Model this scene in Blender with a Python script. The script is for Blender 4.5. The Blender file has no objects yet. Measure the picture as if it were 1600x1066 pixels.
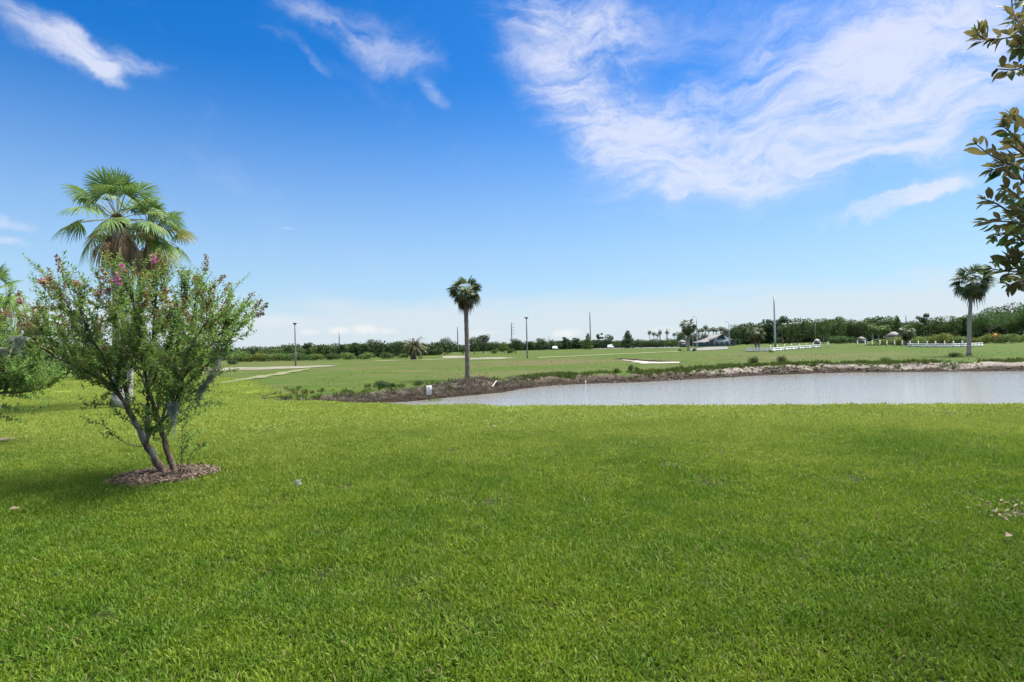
import bpy, math, random
import numpy as np
from mathutils import Vector, Matrix

scene = bpy.context.scene
COL = scene.collection
R = math.radians
rng = np.random.default_rng(7)
random.seed(7)

# ------------------------------------------------------------------ camera geometry
EYE = 1.6
FPX = 889.0                      # focal length in pixels of the 1600 px wide photograph
ROLL, PITCH = R(1.4), math.atan(9 / 889.0)
_f = np.array([0, math.cos(PITCH), math.sin(PITCH)])
_zp = np.array([0, -math.sin(PITCH), math.cos(PITCH)])
_x = np.array([1.0, 0, 0])
CR = math.cos(ROLL) * _x - math.sin(ROLL) * _zp
CU = math.sin(ROLL) * _x + math.cos(ROLL) * _zp


def ray(px, py):
    return _f + (px - 800) / FPX * CR + (533 - py) / FPX * CU


def at(px, py, depth):
    d = ray(px, py)
    return np.array([0, 0, EYE]) + d * (depth / d[1])


# ------------------------------------------------------------------ numpy noise
_perm = np.random.default_rng(3).random((256, 256))


def vnoise(x, y):
    xi, yi = np.floor(x).astype(int), np.floor(y).astype(int)
    fx, fy = x - xi, y - yi
    fx, fy = fx * fx * (3 - 2 * fx), fy * fy * (3 - 2 * fy)
    g = lambda a, b: _perm[a % 256, b % 256]
    return (g(xi, yi) * (1 - fx) + g(xi + 1, yi) * fx) * (1 - fy) + (g(xi, yi + 1) * (1 - fx) + g(xi + 1, yi + 1) * fx) * fy


def fbm(x, y, o=4):
    s, a, t = 0, 0.5, 0
    for k in range(o):
        s = s + a * vnoise(x * 2 ** k + 17 * k, y * 2 ** k + 31 * k)
        t += a
        a *= 0.5
    return s / t


def sstep(a, b, x):
    t = np.clip((x - a) / (b - a), 0, 1)
    return t * t * (3 - 2 * t)


# ------------------------------------------------------------------ terrain
WATER = -0.8
NEAR = np.array([(-9.0, 24.2), (-8.0, 23.6), (-5.6, 22.4), (-2.0, 20.0), (2.3, 18.8), (7.0, 17.8), (12.3, 16.8), (20, 16.2), (45, 15.7), (90, 15)])
FAR = np.array([(-9.0, 24.2), (-8.2, 24.9), (-6.6, 25.6), (-4.7, 26.2), (-3.3, 27.6), (-2.0, 28.8), (-0.6, 30.1), (0.3, 32), (1.6, 33.6), (3.9, 35), (8, 35.6), (12.6, 37.4),
                (17.8, 39.5), (22.7, 40.3), (28.4, 38.8), (33.4, 37.1), (46, 36), (60, 34), (90, 30)])
LAWN = np.array([(-60, 84), (-40, 62), (-16.4, 34), (-9.6, 23.3), (-6.2, 19), (-2.3, 15.8), (1.64, 14.6), (6.1, 13.6), (11.3, 12.6), (20, 12), (90, 11)])


def pdist(x, y, pl):
    best = np.full(np.shape(x), 1e9)
    for (ax, ay), (bx, by) in zip(pl[:-1], pl[1:]):
        dx, dy = bx - ax, by - ay
        t = np.clip(((x - ax) * dx + (y - ay) * dy) / (dx * dx + dy * dy), 0, 1)
        best = np.minimum(best, np.hypot(x - ax - t * dx, y - ay - t * dy))
    return best


def pond(x, y):
    """inside flag, distance to the near shore, distance to the far shore"""
    yn, yf = np.interp(x, NEAR[:, 0], NEAR[:, 1]), np.interp(x, FAR[:, 0], FAR[:, 1])
    return (x > -9) & (x < 90) & (y > yn) & (y < yf), pdist(x, y, NEAR), pdist(x, y, FAR)


def height(x, y):
    x, y = np.asarray(x, float), np.asarray(y, float)
    ins, dn, df = pond(x, y)
    lump = fbm(x * 1.1, y * 1.1, 4) - 0.5
    near = WATER + 0.8 * np.clip(dn / 4.2, 0, 1) ** 0.9
    rightw = sstep(9, 16, x)
    bt = df + (fbm(x * 0.7 + 9, y * 0.7, 3) - 0.5) * 1.3
    mound = np.exp(-(((x + 1.6) / 2.2) ** 2 + ((y - 30.6) / 1.8) ** 2))
    far = WATER + (0.46 + 0.08 * rightw) * sstep(-0.1, 1.5, bt) + 0.24 * sstep(1.5, 26, df) + 0.22 * mound
    far = far + lump * 0.34 * sstep(0.0, 0.6, df) * (1 - sstep(1.4, 4.0, df))
    w = sstep(0.35, 0.65, dn / (dn + df + 1e-6))
    out = near * (1 - w) + far * w
    inside = WATER - 0.45 * np.minimum(np.minimum(dn, df), 4)
    z = np.where(ins, inside, out)
    d = np.hypot(x, y)
    z = z + (1 - ins) * (fbm(x * 0.09 + 5, y * 0.09, 3) - 0.5) * 0.10 * sstep(45, 80, d)
    z = z + (1 - ins) * (fbm(x * 0.5, y * 0.5, 2) - 0.5) * 0.035 * (1 - sstep(11, 14, y))
    z = z + (1 - ins) * 0.32 * np.exp(-(((x + 7) / 17) ** 2 + ((y - 64) / 9) ** 2))
    # low hump between the two stretches of white fence
    z = z + 0.35 * np.exp(-(((x - 57) / 12) ** 2 + ((y - 92) / 7) ** 2))
    return z


def hz(x, y):
    return float(height(np.array([x]), np.array([y]))[0])


def gp(px, py):
    """point of the ground seen at a pixel"""
    d = ray(px, py)
    t = np.concatenate([np.arange(2, 60, 0.05), np.geomspace(60, 900, 3000)])
    X, Y, Z = d[0] * t, d[1] * t, EYE + d[2] * t
    k = np.argmax(Z <= height(X, Y))
    if k == 0:
        k = len(t) - 1
    return np.array([X[k], Y[k], hz(X[k], Y[k])])


# ------------------------------------------------------------------ mesh building
class MB:
    def __init__(s):
        s.v, s.f, s.t, s.n = [], [], [], 0

    def add(s, v, f, tint=0.5):
        v, f = np.asarray(v, float).reshape(-1, 3), np.asarray(f, int).reshape(-1, 3)
        s.v.append(v)
        s.f.append(f + s.n)
        s.t.append(np.broadcast_to(np.asarray(tint, float), (len(v),)))
        s.n += len(v)

    def arrays(s):
        return np.concatenate(s.v), np.concatenate(s.f), np.concatenate(s.t)

    def mesh(s, name, mat, smooth=False):
        v, f, t = s.arrays()
        me = bpy.data.meshes.new(name)
        me.vertices.add(len(v))
        me.vertices.foreach_set('co', v.astype(np.float32).ravel())
        me.loops.add(len(f) * 3)
        me.loops.foreach_set('vertex_index', f.astype(np.int32).ravel())
        me.polygons.add(len(f))
        me.polygons.foreach_set('loop_start', np.arange(0, len(f) * 3, 3, dtype=np.int32))
        a = me.attributes.new('tint', 'FLOAT', 'POINT')
        a.data.foreach_set('value', t.astype(np.float32))
        me.update(calc_edges=True)
        me.validate()
        if smooth:
            me.polygons.foreach_set('use_smooth', np.ones(len(me.polygons), bool))
        me.materials.append(mat)
        return me

    def build(s, name, mat, parent=None, smooth=False, loc=None):
        o = bpy.data.objects.new(name, s.mesh(name, mat, smooth))
        COL.objects.link(o)
        if parent is not None:
            o.parent = parent
        if loc is not None:
            o.location = loc
        return o

    # shapes
    def tube(s, pts, rad, sides=6, tint=0.5, cap=True):
        p = np.asarray(pts, float)
        n = len(p)
        rad = np.broadcast_to(np.asarray(rad, float), (n,))
        t = np.gradient(p, axis=0)
        t /= np.linalg.norm(t, axis=1)[:, None] + 1e-9
        a = np.array([0.31, 0.87, 0.12]) if abs(t[0][2]) > 0.8 else np.array([0, 0, 1.0])
        u = np.cross(t, a)
        u /= np.linalg.norm(u, axis=1)[:, None] + 1e-9
        w = np.cross(t, u)
        th = np.arange(sides) / sides * 2 * math.pi
        ring = p[:, None] + rad[:, None, None] * (np.cos(th)[None, :, None] * u[:, None] + np.sin(th)[None, :, None] * w[:, None])
        v = ring.reshape(-1, 3)
        i, j = np.meshgrid(np.arange(n - 1), np.arange(sides), indexing='ij')
        a0, b0 = i * sides + j, i * sides + (j + 1) % sides
        c0, d0 = a0 + sides, b0 + sides
        f = np.stack([np.stack([a0, b0, d0], -1), np.stack([a0, d0, c0], -1)], 2).reshape(-1, 3)
        if cap:
            v = np.vstack([v, p[:1], p[-1:]])
            k = np.arange(sides)
            f = np.vstack([f, np.stack([np.full(sides, n * sides), (k + 1) % sides, k], 1),
                           np.stack([np.full(sides, n * sides + 1), (n - 1) * sides + k, (n - 1) * sides + (k + 1) % sides], 1)])
        s.add(v, f, tint)

    def box(s, c, size, rz=0.0, tint=0.5, bev=0.0):
        x, y, z = np.array(size) / 2
        if bev:
            q = [(-x + bev, -y), (x - bev, -y), (x, -y + bev), (x, y - bev), (x - bev, y), (-x + bev, y), (-x, y - bev), (-x, -y + bev)]
        else:
            q = [(-x, -y), (x, -y), (x, y), (-x, y)]
        n = len(q)
        v = np.array([(a, b, -z) for a, b in q] + [(a, b, z) for a, b in q])
        f = []
        for k in range(n):
            m = (k + 1) % n
            f += [(k, m, n + m), (k, n + m, n + k)]
        for k in range(1, n - 1):
            f += [(0, k + 1, k), (n, n + k, n + k + 1)]
        cz, sz = math.cos(rz), math.sin(rz)
        v = np.stack([v[:, 0] * cz - v[:, 1] * sz, v[:, 0] * sz + v[:, 1] * cz, v[:, 2]], 1) + np.array(c)
        s.add(v, f, tint)

    def poly(s, v, tint=0.5):
        s.add(v, [(0, k, k + 1) for k in range(1, len(v) - 1)], tint)

    def leaves(s, P, D, N, L, W, T, fold=0.2, droop=0.1):
        """folded pointed leaves, vectorised: base points, directions, normals, lengths, widths, tints"""
        P, D, N = (np.asarray(a, float).reshape(-1, 3) for a in (P, D, N))
        m = len(P)
        L, W, T = (np.broadcast_to(np.asarray(a, float), (m,)) for a in (L, W, T))
        D = D / (np.linalg.norm(D, axis=1)[:, None] + 1e-9)
        S = np.cross(D, N)
        S /= np.linalg.norm(S, axis=1)[:, None] + 1e-9
        N = np.cross(S, D)
        l, w = L[:, None], W[:, None]
        b = P
        m1 = P + D * l * 0.42 + S * w * 0.5 + N * w * fold
        tip = P + D * l - N * l * droop
        m2 = P + D * l * 0.42 - S * w * 0.5 + N * w * fold
        v = np.stack([b, m1, tip, m2], 1).reshape(-1, 3)
        k = np.arange(m)[:, None] * 4
        f = np.concatenate([k + np.array([[0, 1, 2]]), k + np.array([[0, 2, 3]])], 0)
        s.add(v, f, np.repeat(T, 4))


def unit(v):
    v = np.asarray(v, float)
    return v / (np.linalg.norm(v, axis=-1, keepdims=True) + 1e-9)


def rdir(n=None):
    return unit(rng.normal(size=(3,) if n is None else (n, 3)))


def tag(o, label, cat, group=None, kind=None):
    o['label'] = label
    o['category'] = cat
    if group:
        o['group'] = group
    if kind:
        o['kind'] = kind
    return o


def thing(name, label, cat, loc, rz=0.0, group=None, kind=None):
    o = bpy.data.objects.new(name, None)
    COL.objects.link(o)
    o.location = loc
    o.rotation_euler = (0, 0, rz)
    o.empty_display_size = 0.2
    return tag(o, label, cat, group, kind)


def dup(root, loc, rz=0.0, scale=(1, 1, 1), label=None, group=None):
    r = root.copy()
    COL.objects.link(r)
    r.location = loc
    r.rotation_euler = (0, 0, rz)
    r.scale = scale
    if label:
        r['label'] = label
    if group:
        r['group'] = group
    for ch in list(root.children):
        c = ch.copy()
        COL.objects.link(c)
        c.parent = r
        for g in list(ch.children):
            d = g.copy()
            COL.objects.link(d)
            d.parent = c
    return r


# ------------------------------------------------------------------ materials
def newmat(name):
    m = bpy.data.materials.new(name)
    m.use_nodes = True
    nt = m.node_tree
    nt.nodes.clear()
    out = nt.nodes.new('ShaderNodeOutputMaterial')
    return m, nt, out


def N(nt, typ, ins=None, **kw):
    n = nt.nodes.new(typ)
    for k, v in kw.items():
        setattr(n, k, v)
    for k, v in (ins or {}).items():
        sk = n.inputs[k]
        if isinstance(v, bpy.types.NodeSocket):
            nt.links.new(v, sk)
        else:
            sk.default_value = v
    return n


def math_(nt, op, a, b=0.0, c=0.0, clamp=False):
    return N(nt, 'ShaderNodeMath', {0: a, 1: b, 2: c}, operation=op, use_clamp=clamp).outputs[0]


def mixc(nt, fac, a, b, blend='MIX'):
    n = N(nt, 'ShaderNodeMix', {}, data_type='RGBA', blend_type=blend)
    for k, v in ((0, fac), (6, a), (7, b)):
        if isinstance(v, bpy.types.NodeSocket):
            nt.links.new(v, n.inputs[k])
        else:
            n.inputs[k].default_value = v if k == 0 else (v if len(v) == 4 else (*v, 1))
    return n.outputs[2]


def noise(nt, vec, scale, detail=3, rough=0.55, dist=0.0):
    return N(nt, 'ShaderNodeTexNoise', {'Vector': vec, 'Scale': scale, 'Detail': detail, 'Roughness': rough, 'Distortion': dist}).outputs[0]


def ramp01(nt, x, a, b):
    return N(nt, 'ShaderNodeMapRange', {0: x, 1: a, 2: b, 3: 0.0, 4: 1.0}, interpolation_type='SMOOTHSTEP').outputs[0]


def leaf_mat(name, c1, c2, trans=0.3, rough=0.55, c3=None, back=None, spec=0.15, instvar=0.18):
    """leaf: colour from the per-leaf tint, small shift per copy, light shining through"""
    m, nt, out = newmat(name)
    t = N(nt, 'ShaderNodeAttribute', attribute_name='tint').outputs['Fac']
    oi = N(nt, 'ShaderNodeObjectInfo').outputs['Random']
    if c3 is None:
        col = mixc(nt, t, c1, c2)
    else:
        col = mixc(nt, ramp01(nt, t, 0.0, 0.55), c1, c2)
        col = mixc(nt, ramp01(nt, t, 0.8, 1.0), col, c3)
    if instvar:
        hs = N(nt, 'ShaderNodeHueSaturation', {'Hue': math_(nt, 'MULTIPLY_ADD', oi, 0.03, 0.485), 'Saturation': 1.0,
                                               'Value': math_(nt, 'MULTIPLY_ADD', oi, 2 * instvar, 1 - instvar), 'Color': col})
        col = hs.outputs[0]
    if back is not None:
        bf = N(nt, 'ShaderNodeNewGeometry').outputs['Backfacing']
        col = mixc(nt, bf, col, back)
    p = N(nt, 'ShaderNodeBsdfPrincipled', {'Base Color': col, 'Roughness': rough, 'Specular IOR Level': spec})
    tr = N(nt, 'ShaderNodeBsdfTranslucent', {'Color': col})
    mx = N(nt, 'ShaderNodeMixShader', {0: trans, 1: p.outputs[0], 2: tr.outputs[0]})
    nt.links.new(mx.outputs[0], out.inputs[0])
    return m


def plain_mat(name, c1, c2, scale=6.0, rough=0.8, bump=0.0, stretch=(1, 1, 1), spec=0.3, metal=0.0, detail=5):
    m, nt, out = newmat(name)
    g = N(nt, 'ShaderNodeTexCoord').outputs['Object']
    mp = N(nt, 'ShaderNodeMapping', {'Vector': g, 'Scale': stretch}).outputs[0]
    n = noise(nt, mp, scale, detail)
    col = mixc(nt, ramp01(nt, n, 0.3, 0.7), c1, c2)
    p = N(nt, 'ShaderNodeBsdfPrincipled', {'Base Color': col, 'Roughness': rough, 'Specular IOR Level': spec, 'Metallic': metal})
    if bump:
        b = N(nt, 'ShaderNodeBump', {'Strength': bump, 'Distance': 0.05, 'Height': n})
        nt.links.new(b.outputs[0], p.inputs['Normal'])
    nt.links.new(p.outputs[0], out.inputs[0])
    return m


def trunk_mat(name, c1, c2, rings=14.0, bump=0.6):
    """palm trunk: leaf-scar rings and vertical cracks"""
    m, nt, out = newmat(name)
    g = N(nt, 'ShaderNodeTexCoord').outputs['Object']
    wv = N(nt, 'ShaderNodeTexWave', {'Vector': g, 'Scale': rings / 6.28 * 2, 'Distortion': 2.5, 'Detail': 3.0, 'Detail Scale': 2.0},
           wave_type='BANDS', bands_direction='Z').outputs[1]
    mp = N(nt, 'ShaderNodeMapping', {'Vector': g, 'Scale': (1, 1, 0.25)}).outputs[0]
    n = noise(nt, mp, 9, 5, 0.7)
    h = math_(nt, 'ADD', math_(nt, 'MULTIPLY', wv, 0.5), n)
    col = mixc(nt, ramp01(nt, h, 0.4, 1.1), c1, c2)
    p = N(nt, 'ShaderNodeBsdfPrincipled', {'Base Color': col, 'Roughness': 0.9, 'Specular IOR Level': 0.15})
    b = N(nt, 'ShaderNodeBump', {'Strength': bump, 'Distance': 0.03, 'Height': h})
    nt.links.new(b.outputs[0], p.inputs['Normal'])
    nt.links.new(p.outputs[0], out.inputs[0])
    return m


M = {}
M['grass'] = None
M['myrtle_leaf'] = leaf_mat('myrtle_leaf', (0.058, 0.145, 0.026), (0.145, 0.265, 0.048), 0.5, 0.6, c3=(0.20, 0.17, 0.045), instvar=0.06)
M['myrtle_flower'] = leaf_mat('myrtle_flower', (0.55, 0.12, 0.32), (0.72, 0.30, 0.50), 0.3, 0.6, instvar=0)
M['panicle'] = leaf_mat('panicle', (0.20, 0.11, 0.045), (0.22, 0.19, 0.07), 0.2, 0.8, instvar=0)
M['moss'] = leaf_mat('moss', (0.42, 0.44, 0.39), (0.58, 0.60, 0.54), 0.6, 0.9, instvar=0)
M['sabal_leaf'] = leaf_mat('sabal_leaf', (0.032, 0.050, 0.018), (0.085, 0.115, 0.042), 0.2, 0.42, c3=(0.16, 0.13, 0.055), instvar=0.08)
M['wash_leaf'] = leaf_mat('wash_leaf', (0.055, 0.115, 0.028), (0.14, 0.22, 0.062), 0.3, 0.45, c3=(0.30, 0.23, 0.10), instvar=0)
M['dead_leaf'] = leaf_mat('dead_leaf', (0.070, 0.044, 0.025), (0.22, 0.145, 0.085), 0.2, 0.9, instvar=0.05)
M['wash_dead'] = leaf_mat('wash_dead', (0.12, 0.085, 0.055), (0.36, 0.275, 0.19), 0.25, 0.9, instvar=0)
M['stalk'] = plain_mat('stalk', (0.16, 0.20, 0.07), (0.30, 0.30, 0.14), 8, 0.6)
M['dead_stalk'] = plain_mat('dead_stalk', (0.22, 0.12, 0.06), (0.34, 0.2, 0.11), 8, 0.8)
M['date_leaf'] = leaf_mat('date_leaf', (0.036, 0.055, 0.022), (0.085, 0.11, 0.045), 0.2, 0.5)
M['tree_dark'] = leaf_mat('tree_dark', (0.020, 0.042, 0.015), (0.060, 0.102, 0.032), 0.28, 0.6)
M['tree_mid'] = leaf_mat('tree_mid', (0.030, 0.060, 0.017), (0.090, 0.145, 0.040), 0.30, 0.6)
M['tree_light'] = leaf_mat('tree_light', (0.045, 0.085, 0.018), (0.13, 0.19, 0.045), 0.3, 0.6)
M['shrub_lime'] = leaf_mat('shrub_lime', (0.075, 0.105, 0.018), (0.19, 0.23, 0.045), 0.3, 0.6)
M['weed'] = leaf_mat('weed', (0.045, 0.085, 0.018), (0.13, 0.19, 0.042), 0.3, 0.6)
M['field_tuft'] = leaf_mat('field_tuft', (0.04, 0.075, 0.012), (0.09, 0.12, 0.028), 0.3, 0.7)
M['reed_dead'] = leaf_mat('reed_dead', (0.095, 0.080, 0.058), (0.235, 0.20, 0.155), 0.15, 0.9)
M['magnolia'] = leaf_mat('magnolia', (0.045, 0.110, 0.025), (0.16, 0.21, 0.04), 0.36, 0.5, back=(0.15, 0.13, 0.05), spec=0.2, instvar=0)
M['bark'] = plain_mat('bark', (0.09, 0.07, 0.052), (0.21, 0.175, 0.135), 5, 0.9, 0.5, (1, 1, 0.3))
M['bark_pale'] = plain_mat('bark_pale', (0.2, 0.18, 0.15), (0.40, 0.37, 0.33), 4, 0.9, 0.4, (1, 1, 0.4))
M['sabal_trunk'] = trunk_mat('sabal_trunk', (0.085, 0.070, 0.058), (0.22, 0.185, 0.155))
M['sabal_trunk_pale'] = trunk_mat('sabal_trunk_pale', (0.15, 0.135, 0.12), (0.34, 0.315, 0.28))
M['wash_trunk'] = trunk_mat('wash_trunk', (0.17, 0.165, 0.155), (0.40, 0.385, 0.36), 22)
M['pole_wood'] = plain_mat('pole_wood', (0.13, 0.12, 0.12), (0.23, 0.22, 0.21), 4, 0.9, 0, (1, 1, 0.1))
M['pole_grey'] = plain_mat('pole_grey', (0.30, 0.33, 0.36), (0.40, 0.43, 0.46), 2, 0.5, 0, (1, 1, 0.2))
M['dark_metal'] = plain_mat('dark_metal', (0.035, 0.038, 0.04), (0.07, 0.07, 0.072), 5, 0.5)
M['white_paint'] = plain_mat('white_paint', (0.55, 0.55, 0.52), (0.66, 0.66, 0.63), 3, 0.5)
M['sign_face'] = plain_mat('sign_face', (0.50, 0.50, 0.47), (0.58, 0.58, 0.55), 9, 0.4)
M['sign_mark'] = plain_mat('sign_mark', (0.30, 0.32, 0.34), (0.42, 0.44, 0.45), 9, 0.5)
M['roof'] = plain_mat('roof', (0.10, 0.092, 0.092), (0.15, 0.135, 0.13), 1.5, 0.8)
M['wall_teal'] = plain_mat('wall_teal', (0.10, 0.145, 0.17), (0.16, 0.21, 0.235), 0.6, 0.7)
M['wall_cream'] = plain_mat('wall_cream', (0.22, 0.20, 0.165), (0.29, 0.265, 0.225), 0.6, 0.7)
M['glass_dark'] = plain_mat('glass_dark', (0.02, 0.035, 0.045), (0.05, 0.07, 0.085), 1, 0.08, spec=0.6)
M['car_white'] = plain_mat('car_white', (0.70, 0.70, 0.69), (0.76, 0.76, 0.75), 1, 0.25, spec=0.6)
M['car_red'] = plain_mat('car_red', (0.28, 0.05, 0.03), (0.36, 0.08, 0.05), 1, 0.3, spec=0.6)
M['rubber'] = plain_mat('rubber', (0.02, 0.02, 0.02), (0.04, 0.04, 0.04), 8, 0.8)
M['orange'] = plain_mat('orange', (0.60, 0.16, 0.03), (0.70, 0.22, 0.05), 4, 0.6)
M['sand'] = plain_mat('sand', (0.22, 0.20, 0.165), (0.30, 0.275, 0.235), 0.5, 0.95)
M['sand_path'] = plain_mat('sand_path', (0.09, 0.09, 0.05), (0.175, 0.155, 0.118), 0.35, 0.95)
M['worn_path'] = plain_mat('worn_path', (0.075, 0.095, 0.028), (0.14, 0.135, 0.065), 0.8, 0.95)
M['asphalt'] = plain_mat('asphalt', (0.10, 0.096, 0.092), (0.15, 0.142, 0.136), 0.3, 0.95)
M['soil'] = plain_mat('soil', (0.055, 0.038, 0.026), (0.12, 0.085, 0.06), 2.5, 0.95, 0.5)
M['mulch'] = plain_mat('mulch', (0.065, 0.046, 0.035), (0.16, 0.12, 0.092), 9, 0.95, 0.8)
M['mulch_chip'] = leaf_mat('mulch_chip', (0.055, 0.038, 0.028), (0.22, 0.165, 0.125), 0.05, 0.9, instvar=0)
M['rock'] = leaf_mat('rock', (0.08, 0.06, 0.046), (0.25, 0.215, 0.185), 0.0, 0.95, instvar=0)
M['drift'] = plain_mat('drift', (0.42, 0.37, 0.30), (0.55, 0.5, 0.43), 8, 0.9)


def grass_mat():
    """blades: lime, mid and deep greens in patches over the lawn, straw here and there"""
    m, nt, out = newmat('grass_blade')
    pos = N(nt, 'ShaderNodeNewGeometry').outputs['Position']
    t = N(nt, 'ShaderNodeAttribute', attribute_name='tint').outputs['Fac']
    n1 = noise(nt, pos, 0.42, 4, 0.6)
    n2 = noise(nt, pos, 2.6, 3, 0.6)
    f = math_(nt, 'ADD', math_(nt, 'MULTIPLY', n1, 0.55), math_(nt, 'MULTIPLY', n2, 0.45))
    col = mixc(nt, ramp01(nt, f, 0.36, 0.66), (0.086, 0.176, 0.008), (0.205, 0.280, 0.016))
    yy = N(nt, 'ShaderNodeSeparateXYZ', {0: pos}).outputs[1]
    far_light_paint = math_(nt, 'MULTIPLY', ramp01(nt, math_(nt, 'ADD', yy, math_(nt, 'MULTIPLY_ADD', n1, 10.0, -5.0)), 5.0, 14.0), 0.80)  # brighter light on the far lawn, painted into the blade colour by distance
    col = mixc(nt, far_light_paint, col, (0.38, 0.43, 0.080))
    col = mixc(nt, math_(nt, 'MULTIPLY', t, 0.85), mixc(nt, 0.62, col, (0.020, 0.062, 0.006)), mixc(nt, 0.22, col, (0.22, 0.29, 0.035)))
    col = mixc(nt, ramp01(nt, t, 0.972, 0.99), col, (0.20, 0.17, 0.075))
    p = N(nt, 'ShaderNodeBsdfPrincipled', {'Base Color': col, 'Roughness': 0.6, 'Specular IOR Level': 0.16})
    tr = N(nt, 'ShaderNodeBsdfTranslucent', {'Color': col})
    mx = N(nt, 'ShaderNodeMixShader', {0: 0.42, 1: p.outputs[0], 2: tr.outputs[0]})
    nt.links.new(mx.outputs[0], out.inputs[0])
    return m


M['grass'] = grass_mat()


def ground_mat():
    m, nt, out = newmat('ground')
    pos = N(nt, 'ShaderNodeNewGeometry').outputs['Position']
    ca = N(nt, 'ShaderNodeAttribute', attribute_name='zones')
    sep = N(nt, 'ShaderNodeSeparateColor', {0: ca.outputs['Color']})
    lawn, dirt, pale = sep.outputs[0], sep.outputs[1], sep.outputs[2]
    dry = N(nt, 'ShaderNodeAttribute', attribute_name='dry').outputs['Fac']
    flat = N(nt, 'ShaderNodeMapping', {'Vector': pos, 'Scale': (1, 1, 0)}).outputs[0]
    n_big = noise(nt, flat, 0.045, 5, 0.6)
    n_mid = noise(nt, flat, 0.55, 5, 0.65)
    n_fine = noise(nt, flat, 9.0, 4, 0.7)
    n_str = noise(nt, N(nt, 'ShaderNodeMapping', {'Vector': flat, 'Scale': (0.35, 1.6, 0)}).outputs[0], 0.5, 5, 0.65)
    f = math_(nt, 'ADD', math_(nt, 'MULTIPLY', n_mid, 0.5), math_(nt, 'MULTIPLY', n_fine, 0.5))
    lawn_c = mixc(nt, ramp01(nt, f, 0.32, 0.68), (0.066, 0.110, 0.011), (0.120, 0.168, 0.023))
    lawn_c = mixc(nt, math_(nt, 'MULTIPLY', ramp01(nt, n_str, 0.5, 0.75), 0.35), lawn_c, (0.15, 0.17, 0.055))
    th = N(nt, 'ShaderNodeAttribute', attribute_name='thatch').outputs['Fac']
    lawn_c = mixc(nt, th, lawn_c, mixc(nt, ramp01(nt, n_fine, 0.35, 0.7), (0.012, 0.018, 0.005), (0.046, 0.044, 0.018)))
    field_c = mixc(nt, ramp01(nt, f, 0.3, 0.7), (0.023, 0.050, 0.004), (0.052, 0.078, 0.009))
    g2 = math_(nt, 'ADD', math_(nt, 'MULTIPLY', n_big, 0.45), math_(nt, 'MULTIPLY', n_str, 0.55))
    brown = math_(nt, 'ADD', math_(nt, 'MULTIPLY', ramp01(nt, g2, 0.46, 0.62), 0.72), dry, clamp=True)
    field_c = mixc(nt, brown, field_c, mixc(nt, n_mid, (0.058, 0.052, 0.020), (0.092, 0.080, 0.036)))
    col = mixc(nt, ramp01(nt, math_(nt, 'ADD', lawn, math_(nt, 'MULTIPLY_ADD', n_mid, 0.3, -0.15)), 0.3, 0.7), field_c, lawn_c)
    soil_c = mixc(nt, ramp01(nt, n_fine, 0.3, 0.7), (0.038, 0.030, 0.022), (0.120, 0.098, 0.076))
    zz = N(nt, 'ShaderNodeSeparateXYZ', {0: pos}).outputs[2]
    wet = N(nt, 'ShaderNodeMapRange', {0: math_(nt, 'ADD', zz, math_(nt, 'MULTIPLY_ADD', n_mid, 0.25, -0.12)), 1: WATER + 0.42, 2: WATER + 0.14, 3: 0.0, 4: 1.0}).outputs[0]
    soil_c = mixc(nt, wet, soil_c, (0.022, 0.016, 0.011))
    pale_c = mixc(nt, ramp01(nt, n_fine, 0.25, 0.7), (0.095, 0.08, 0.064), (0.225, 0.20, 0.17))
    soil_c = mixc(nt, ramp01(nt, math_(nt, 'ADD', pale, math_(nt, 'MULTIPLY_ADD', n_mid, 1.0, -0.5)), 0.25, 0.75), soil_c, pale_c)
    dm = ramp01(nt, math_(nt, 'ADD', dirt, math_(nt, 'MULTIPLY_ADD', f, 1.0, -0.5)), 0.35, 0.6)
    col = mixc(nt, dm, col, soil_c)
    p = N(nt, 'ShaderNodeBsdfPrincipled', {'Base Color': col, 'Roughness': 0.95, 'Specular IOR Level': 0.1})
    hgt = math_(nt, 'ADD', math_(nt, 'MULTIPLY', n_fine, 0.6), n_mid)
    b = N(nt, 'ShaderNodeBump', {'Strength': 0.7, 'Distance': 0.09, 'Height': hgt})
    nt.links.new(b.outputs[0], p.inputs['Normal'])
    nt.links.new(p.outputs[0], out.inputs[0])
    return m


M['ground'] = ground_mat()


def water_mat():
    m, nt, out = newmat('water')
    pos = N(nt, 'ShaderNodeNewGeometry').outputs['Position']
    mp = N(nt, 'ShaderNodeMapping', {'Vector': pos, 'Scale': (0.22, 1.5, 1), 'Rotation': (0, 0, R(6))}).outputs[0]
    a = noise(nt, mp, 1.9, 6, 0.68)
    b2 = noise(nt, pos, 0.35, 2, 0.5)
    h = math_(nt, 'ADD', a, math_(nt, 'MULTIPLY', b2, 0.8))
    b = N(nt, 'ShaderNodeBump', {'Strength': 0.34, 'Distance': 0.10, 'Height': h})
    p = N(nt, 'ShaderNodeBsdfPrincipled', {'Base Color': (0.18, 0.18, 0.165, 1), 'Roughness': 0.05, 'IOR': 1.33, 'Specular IOR Level': 0.5,
                                           'Normal': b.outputs[0]})
    nt.links.new(p.outputs[0], out.inputs[0])
    return m


M['water'] = water_mat()

# ------------------------------------------------------------------ ground sheet
MULCH = gp(258, 745)


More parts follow.
